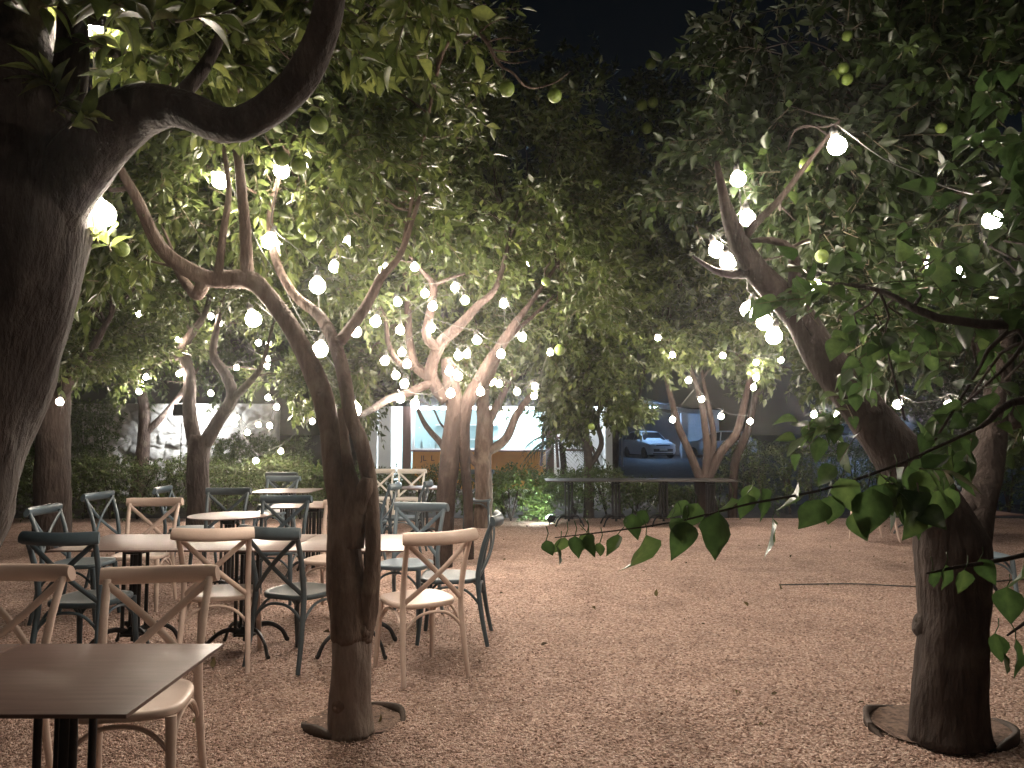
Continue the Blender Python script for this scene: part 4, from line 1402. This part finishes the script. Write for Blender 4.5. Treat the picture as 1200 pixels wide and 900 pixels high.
bpart("floor_slab", [(-3.6, 2.5, 19.9, 24.6, -.05, .06)], M["plaster"])
bpart("back_wall", [(-3.6, 2.5, 24.5, 24.7, .06, 2.9)], M["teal"])
bpart("side_wall", [(-3.7, -3.5, 19.95, 24.5, .06, 2.9)], M["plaster"])
bpart("side_wall", [(2.42, 2.6, 19.95, 24.5, .06, 2.9)], M["plaster"])
bpart("brick_wall", [(1.08, 2.42, 20.6, 20.8, .06, 2.75)], M["plaster"])
bpart("counter", [(-2.58, .92, 19.98, 20.3, .06, 1.03)], M["orange"])
bpart("counter_top", [(-2.62, .95, 19.9, 20.5, 1.03, 1.075)], M["timber"])
bpart("roof", [(-4.3, 3.0, 19.0, 25.2, 2.75, 3.05)], M["roofing"])
bpart("fascia", [(-3.9, 2.7, 19.82, 19.96, 2.2, 2.74)], M["roofing"])
for x in (-2.72, .98):
    bpart("post", [(x - .1, x + .1, 19.84, 20.04, .06, 2.2)], M["timber"])
bpart("column", [(-3.45, -3.12, 19.85, 20.0, .06, 2.2)], M["plaster"])
fr = bpart("window", [(-2.6, -2.53, 19.98, 20.06, 1.08, 2.2), (-.72, -.65, 19.98, 20.06, 1.08, 2.2), (-2.53, -.72, 19.98, 20.06, 2.14, 2.2), (-2.53, -.72, 19.98, 20.06, 1.08, 1.12)], M["plaster"])
bpart("pane", [(-2.53, -.72, 20.015, 20.022, 1.12, 2.14)], M["glass"], parent=fr).location = (0, 0, 0)
bpart("partition", [(-.35, -.2, 20.6, 24.4, .06, 2.72)], M["teal"])
bpart("shelf", [(-2.4, -.5, 24.1, 24.48, 1.3, 1.34), (-2.4, -.5, 24.1, 24.48, 1.75, 1.79)], M["plaster"])
for x in (-2.2, -1.2, -.1, .55):
    bpart("tube_lamp", [(x - .09, x + .09, 20.7, 23.8, 2.62, 2.68)], M["lamp_white"])
bpart("tube_lamp", [(-2.5, .85, 19.70, 19.76, 2.12, 2.18)], M["lamp_white"])
bpart("tube_lamp", [(1.2, 2.3, 20.35, 20.43, 2.6, 2.66)], M["lamp_white"])
bpart("tube_lamp", [(-3.2, -3.1, 21.2, 21.3, 2.6, 2.66)], M["lamp_white"])
# bottles on the counter seen through the window
for i in range(7):
    x = -2.4 + i * .21 + rnd.uniform(-.03, .03)
    mb = MB()
    h = rnd.uniform(.2, .32)
    mb.lathe([(.035, 0), (.038, .01), (.038, h * .6), (.014, h * .78), (.013, h), (.001, h)], (0, 0, 0), 12)
    o = mb.build("bottle", M["glass"] if i % 2 else M["teal"], None)
    o.location = (x, 20.3, 1.076)
    tag(o, "small bottle standing on the bar counter behind the window", "bottle", "bottles on the bar counter")
# lettering
cu = bpy.data.curves.new("lettering", "FONT")
cu.body = "JL  L"
cu.size = .2
cu.extrude = .004
_t = bpy.data.objects.new("lettering_source", cu)
COL.objects.link(_t)
_dg = bpy.context.evaluated_depsgraph_get()
_me = bpy.data.meshes.new_from_object(_t.evaluated_get(_dg))
bpy.data.objects.remove(_t)
to = bpy.data.objects.new("lettering", _me)
COL.objects.link(to)
_me.materials.clear()
_me.materials.append(M["ink"])
to.parent = bar
lp = P(493, 540, 19.97)
to.location = lp + off
to.rotation_euler = (PI / 2, 0, 0)

# dark frame of poles and rungs before the lit wall
lad = thing("wooden_ladder", "dark leaning ladder frame in front of the lit white wall", "ladder", (1.7, 19.4, 0))


def lp_(u, v, Y=19.4):
    return P(u, v, Y) - Vector((1.7, 19.4, 0))


for a, b in (((650, 485), (654, 548)), ((680, 488), (702, 545)), ((638, 492), (634, 546))):
    mb = MB()
    mb.tube([lp_(*a), lp_(*b)], .035, 8)
    mb.build("rail", M["timber"], lad)
for (a, b) in (((651, 499), (686, 500)), ((652, 513), (691, 514)), ((653, 527), (696, 528))):
    mb = MB()
    mb.tube([lp_(*a), lp_(*b)], .03, 8)
    mb.build("rung", M["timber"], lad)

# slender white pole
pp = G(729, 546)
mb = MB()
mb.lathe([(.09, 0), (.09, .02), (.06, .03), (.055, 3.4), (.058, 3.42), (.03, 3.45)], n=12)
po = mb.build("pole", M["plaster"], None)
po.location = (pp.x, pp.y, -.012)
tag(po, "slim white pole at the edge of the drive left of the carport", "pole")

# palm frond plant before the window
pr = thing("palm_plant", "spiky palm silhouetted against the bright bar window", "palm", (1.1, 17.2, 0))
mb = MB()
p, r = spline([(0, 0, 0), (.05, 0, .7), (.0, .05, 1.35)], [.09, .07, .06], .1)
mb.tube(p, r, 9, bark=.15)
mb.build("trunk", M["bark_dark"], pr, auto=False)
mb = MB()
for k in range(11):
    a = k * 2.4
    L_ = rnd.uniform(.8, 1.15)
    e = rnd.uniform(.25, .8)
    pts = [Vector((math.cos(a) * L_ * t, math.sin(a) * L_ * t, 1.3 + e * L_ * t - 1.05 * L_ * t * t)) for t in [i / 12 for i in range(13)]]
    mb.tube(pts, [.012 * (1 - i / 14) for i in range(13)], 5)
    for i in range(2, 13):
        for s in (-1, 1):
            q = pts[i]
            t = (pts[i] - pts[i - 1]).normalized()
            sd = t.cross(Vector((0, 0, 1))).normalized() * s
            ll = .34 * math.sin(PI * (i / 13) ** .7) + .06
            tip = q + (sd * .8 + t * .5 - Vector((0, 0, .45))) * ll
            wv = t * .014
            mb.add([q - wv, q + wv, (q + tip) / 2 + wv * .8 + Vector((0, 0, .02)), tip], [(0, 1, 2), (0, 2, 3)])
mb.build("crown", M["leaf_far"], pr, auto=False)


# ------------------------------------------------------------------ stone wall with floodlight, left
M["stone"] = noise_mat("rough_stone", (0.26, 0.25, 0.23), (0.46, 0.44, 0.41), 4, .85, .6, 18)
wl = thing("stone_wall", "rough pale rubble wall lit white by a floodlight", "wall", (-8.0, 19.6, 0))
from mathutils import noise as _nz
mb = MB()
NX, NZ = 230, 74
vs, fs = [], []
for j in range(NZ + 1):
    for i in range(NX + 1):
        x, z = -4.6 + 6.6 * i / NX, -.05 + 2.30 * j / NZ
        q = Vector((x * 2.3 + .35 * _nz.noise(Vector((x * 3, z * 3, 1))), z * 3.6 + .3 * _nz.noise(Vector((x * 3, z * 3, 7))), .3))
        dd, _p = _nz.voronoi(q)
        edge = min(1.0, (dd[1] - dd[0]) * 2.6)
        h = .20 * edge ** .5 * (.45 + .9 * abs(_nz.noise(_p[0] * 9))) + .035 * _nz.noise(Vector((x * 9, z * 9, 3)))
        vs.append((x, -.2 - h, z))
for j in range(NZ):
    for i in range(NX):
        k = j * (NX + 1) + i
        fs.append((k, k + 1, k + NX + 2, k + NX + 1))
mb.add(vs, fs)
mb.box((-1.3, .05, 1.1), (6.6, .5, 2.24))
wo = mb.build("masonry", M["stone"], wl, auto=False)


def lamp(name, label, cat, loc, target, lens, size=.16):
    root = thing(name, label, cat, loc)
    d = (Vector(target) - Vector(loc)).normalized()
    q = d.to_track_quat("-Y", "Z").to_matrix()
    mb = MB()
    mb.box(q @ Vector((0, .045, 0)), (size * 1.25, .08, size), q)
    mb.build("housing", M["iron"], root, smooth=False, bevel=.008)
    mb = MB()
    mb.box(q @ Vector((0, .001, 0)), (size * 1.05, .004, size * .82), q)
    mb.build("lens", M[lens], root, smooth=False)
    mb = MB()
    mb.tube([Vector((-size * .66, .0, 0)), Vector((-size * .66, 0, -size * .9)), Vector((size * .66, 0, -size * .9)), Vector((size * .66, 0, 0))], .008, 6)
    mb.tube([Vector((0, 0, -size * .9)), Vector((0, 0, -Vector(loc).z))], .012, 6)
    mb.build("bracket", M["iron"], root)
    return root


lamp("floodlight", "white floodlight glaring at the rubble wall behind the forked tree", "floodlight", (-7.95, 18.5, 2.05), (-8.0, 19.4, 1.75), "flood", .28)
lamp("garden_spotlight", "small spotlight aimed at the glossy shrub", "spotlight", (.62, 12.75, .14), (.0, 13.3, .72), "spot", .10)

# ------------------------------------------------------------------ carport and cars
CY = 47.0
cpd = thing("carport", "open carport with pale pillar and wall under blue light", "carport", (9.5, CY, 0))
co = -Vector((9.5, CY, 0))


def cpart(name, boxes, m):
    mb = MB()
    for (x0, x1, y0, y1, z0, z1) in boxes:
        mb.box(((x0 + x1) / 2 + co.x, (y0 + y1) / 2 + co.y, (z0 + z1) / 2), (x1 - x0, y1 - y0, z1 - z0))
    return mb.build(name, m, cpd, smooth=False)


M["dark_wall"] = noise_mat("dark_plaster", (0.05, 0.05, 0.055), (0.08, 0.08, 0.085), 2, .8)
cpart("back_wall", [(6.0, 12.8, 53.2, 53.4, 0, 3.2)], M["dark_wall"])
cpart("side_wall", [(5.9, 6.1, 47, 53.2, 0, 3.0)], M["dark_wall"])
cpart("wall", [(11.35, 12.9, 50.2, 50.4, 0, 3.1)], M["plaster"])
cpart("pillar", [(10.32, 10.72, 46.8, 47.2, 0, 2.75)], M["plaster"])
cpart("pillar", [(12.3, 12.6, 46.8, 47.2, 0, 2.75)], M["plaster"])
mb = MB()
a, b = Vector((7.0, 46.4, 3.55)) + co, Vector((10.6, 46.4, 2.85)) + co
for q0, q1 in ((a, b), (b, Vector((12.7, 46.4, 2.78)) + co)):
    c = (q0 + q1) / 2
    dv = q1 - q0
    mb.box(c, (dv.length, .12, .26), Matrix.Rotation(-math.atan2(dv.z, dv.x), 3, "Y"))
mb.build("fascia", M["plaster"], cpd, smooth=False)
mb = MB()
c = Vector((8.6, 49.8, 3.45)) + co
mb.box(c, (4.4, 6.8, .1), Matrix.Rotation(math.atan2(.7, 3.6), 3, "Y"))
mb.box(Vector((11.75, 49.8, 2.98)) + co, (2.1, 6.8, .1))
mb.build("roof", M["roofing"], cpd, smooth=False)
cpart("tube_lamp", [(8.4, 9.1, 46.75, 46.81, 3.09, 3.13)], M["lamp_blue"])
cpart("tube_lamp", [(19.6, 21.4, 43.5, 43.6, 3.0, 3.12)], M["lamp_blue"])  # added lamp hidden behind foliage, lights the carport front and car
cpart("post", [(20.45, 20.55, 43.5, 43.6, 0, 3.0)], M["dark_wall"])  # post added to carry the hidden lamp

M["car_paint"] = noise_mat("white_car_paint", (0.72, 0.73, 0.74), (0.78, 0.79, 0.8), 1, .22)
M["car_glass"] = noise_mat("car_glass", (0.01, 0.012, 0.015), (0.015, 0.018, 0.02), 2, .06)
M["rubber"] = noise_mat("rubber", (0.012, 0.012, 0.012), (0.025, 0.025, 0.025), 10, .7)
M["alloy"] = noise_mat("alloy", (0.45, 0.45, 0.46), (0.55, 0.55, 0.56), 10, .3, metallic=.8)
M["trim"] = noise_mat("black_trim", (0.015, 0.015, 0.016), (0.03, 0.03, 0.03), 8, .5)
M["plate"] = noise_mat("number_plate", (0.75, 0.75, 0.72), (0.8, 0.8, 0.77), 8, .4)
M["lampglass"] = noise_mat("headlight_glass", (0.6, 0.65, 0.7), (0.7, 0.75, 0.8), 8, .1)


def make_car():
    root = thing("parked_car", "x", "car")
    # stations: y, half width, underside z, sill z, belt z, roof z, roof half width
    st = [(2.18, .70, .34, .42, .72, .76, .60), (2.10, .84, .25, .45, .84, .90, .70), (1.7, .90, .22, .5, .93, .99, .78), (1.1, .92, .22, .5, .99, 1.06, .80), (.95, .92, .22, .5, 1.0, 1.10, .78),
          (.25, .925, .22, .5, 1.02, 1.58, .62), (-.1, .925, .22, .5, 1.03, 1.66, .61), (-.9, .925, .22, .5, 1.05, 1.67, .61), (-1.55, .92, .22, .5, 1.07, 1.60, .60), (-2.0, .89, .25, .5, 1.08, 1.16, .70), (-2.15, .82, .32, .5, 1.02, 1.06, .66), (-2.2, .72, .4, .5, .8, .82, .6)]
    vs, fs = [], []
    for y, wd, zb, zs, zt, zr, wr_ in st:
        half = [(wd * .9, zb), (wd, zs), (wd * 1.0, (zs + zt) / 2), (wd * .955, zt), (wr_, zr - .02 if zr - zt > .2 else zr), (wr_ * .6, zr + .02)]
        vs += [(x, y, z) for x, z in half] + [(-x, y, z) for x, z in half[::-1]]
    k = 12
    for i in range(len(st) - 1):
        for j in range(k):
            j2 = (j + 1) % k
            fs.append((i * k + j, (i + 1) * k + j, (i + 1) * k + j2, i * k + j2))
    fs.append(tuple(range(k)))
    fs.append(tuple((len(st) - 1) * k + j for j in range(k - 1, -1, -1)))
    mb = MB()
    mb.add(vs, fs)
    me = mb.mesh("body")
    bm = bmesh.new()
    bm.from_mesh(me)
    bmesh.ops.recalc_face_normals(bm, faces=bm.faces)
    bm.to_mesh(me)
    bm.free()
    me.materials.append(M["car_paint"])
    me.set_sharp_from_angle(angle=R(35))
    link("body", me, root)

    def quad(name, pts, m, th=.012):
        mb = MB()
        pts = [Vector(p) for p in pts]
        n = (pts[1] - pts[0]).cross(pts[2] - pts[0]).normalized() * th
        q = pts + [p + n for p in pts]
        nn = len(pts)
        mb.add(q, [tuple(range(nn - 1, -1, -1)), tuple(range(nn, 2 * nn))] + [(i, (i + 1) % nn, nn + (i + 1) % nn, nn + i) for i in range(nn)])
        return mb.build(name, m, root, smooth=False)

    quad("windscreen", [(.74, .93, 1.11), (-.74, .93, 1.11), (-.56, .30, 1.58), (.56, .30, 1.58)][::-1], M["car_glass"], -.012)
    quad("rear_window", [(.58, -1.6, 1.585), (-.58, -1.6, 1.585), (-.66, -1.95, 1.20), (.66, -1.95, 1.20)], M["car_glass"], .012)
    for s in (-1, 1):
        for pts in ([(.80, 1.07), (.22, 1.52), (-.33, 1.6), (-.33, 1.08)], [(-.40, 1.08), (-.40, 1.6), (-1.05, 1.59), (-1.5, 1.5), (-1.62, 1.12)]):
            def wx(y, z):
                t = (z - 1.03) / .6
                return s * (.888 + (.625 - .888) * t + .012)
            pp_ = [(wx(y, z), y, z) for y, z in pts]
            quad("side_window", pp_ if s > 0 else pp_[::-1], M["car_glass"], -.01 if True else .01)
        mb = MB()
        mb.box((s * .66, 2.06, .80), (.36, .16, .10), Matrix.Rotation(-s * .35, 3, "Z"))
        mb.build("headlight", M["lampglass"], root, bevel=.02)
        mb = MB()
        mb.box((s * .985, .72, 1.08), (.17, .1, .13))
        mb.build("mirror", M["car_paint"], root, bevel=.03)
        mb = MB()
        mb.box((s * .72, -2.1, .9), (.3, .12, .14))
        mb.build("tail_light", M["timber"], root, bevel=.02)
        for y in (1.35, -1.32):
            mb = MB()
            mb.lathe([(.22, -.11), (.32, -.11), (.345, -.08), (.345, .08), (.32, .11), (.22, .11)], n=28)
            wv = mb.build("wheel", M["rubber"], root)
            wv.location = (s * .84, y, .345)
            wv.rotation_euler = (0, PI / 2, 0)
            mb = MB()
            mb.lathe([(.05, -.06), (.225, -.06), (.225, .06), (.05, .06)], n=24)
            for q in range(5):
                a = q * 2 * PI / 5
                mb.box((.13 * math.cos(a), .13 * math.sin(a), .085 * s), (.2, .05, .04), Matrix.Rotation(a, 3, "Z"))
            mb.build("rim", M["alloy"], wv)
    mb = MB()
    mb.box((0, 2.15, .80), (.9, .08, .07))
    mb.build("grille", M["trim"], root, bevel=.01)
    mb = MB()
    mb.box((0, 2.16, .50), (1.25, .08, .18))
    mb.box((0, 2.12, .30), (1.3, .12, .08))
    mb.build("air_intake", M["trim"], root, bevel=.01)
    mb = MB()
    mb.box((0, 2.215, .54), (.5, .02, .11))
    mb.build("number_plate", M["plate"], root)
    index_children(root)
    return root


car1 = make_car()
car1.location = (8.6, 48.6, -.012)
car1.rotation_euler = (0, 0, R(180 + 14))
tag(car1, "white car facing out of the carport under blue light", "car", "cars parked at the carport")
car2 = copy_tree(car1)
car2.location = (12.6, 47.2, -.012)
car2.rotation_euler = (0, 0, R(62))
tag(car2, "white car half hidden behind the pale multi-stemmed tree", "car", "cars parked at the carport")

# ------------------------------------------------------------------ render settings
sc.cycles.max_bounces = 6
sc.cycles.diffuse_bounces = 3
sc.cycles.transmission_bounces = 4
sc.cycles.use_light_tree = True
sc.cycles.sample_clamp_indirect = 4

# ------------------------------------------------------------------ fallen leaves
g_ = np.random.default_rng(23)
n_f = 90
fy = g_.uniform(3, 12.5, n_f)
fx = g_.uniform(-.6, .62, n_f) * fy
fo = np.stack([fx, fy, np.full(n_f, .012)], 1)
fd = nrmz(np.stack([g_.normal(0, 1, n_f), g_.normal(0, 1, n_f), np.zeros(n_f)], 1))
M["leaf_dry"] = leaf_mat("dry_leaf", (0.05, 0.03, 0.015), (0.10, 0.075, 0.03), (0.16, 0.14, 0.05), .7, .1)
fl = link("fallen_leaves", leaf_mesh("fallen_leaves", fo, fd, np.full(n_f, .01), [M["leaf_dry"], M["twig"]], 1, .06, .5, CITRUS, 0.05, 0, (0, 1), 71))
tag(fl, "scattered dry leaves fallen on the gravel", "leaves", kind="stuff")

# ------------------------------------------------------------------ thin scattering volume added to imitate lens bloom round each bulb
mb = MB()
mb.box((0, 25, 5.5), (64, 64, 13))
m, n_, b_ = mat("bloom_haze_volume")
n_.nodes.remove(b_)
pv = node(n_, "ShaderNodeVolumePrincipled")
pv.inputs["Density"].default_value = 0.0020
pv.inputs["Color"].default_value = (.9, .9, .9, 1)
pv.inputs["Anisotropy"].default_value = 0.93
n_.links.new(pv.outputs[0], n_.nodes["Material Output"].inputs["Volume"])
hz = mb.build("bloom_haze", m, None, smooth=False)
hz["kind"] = "stuff"
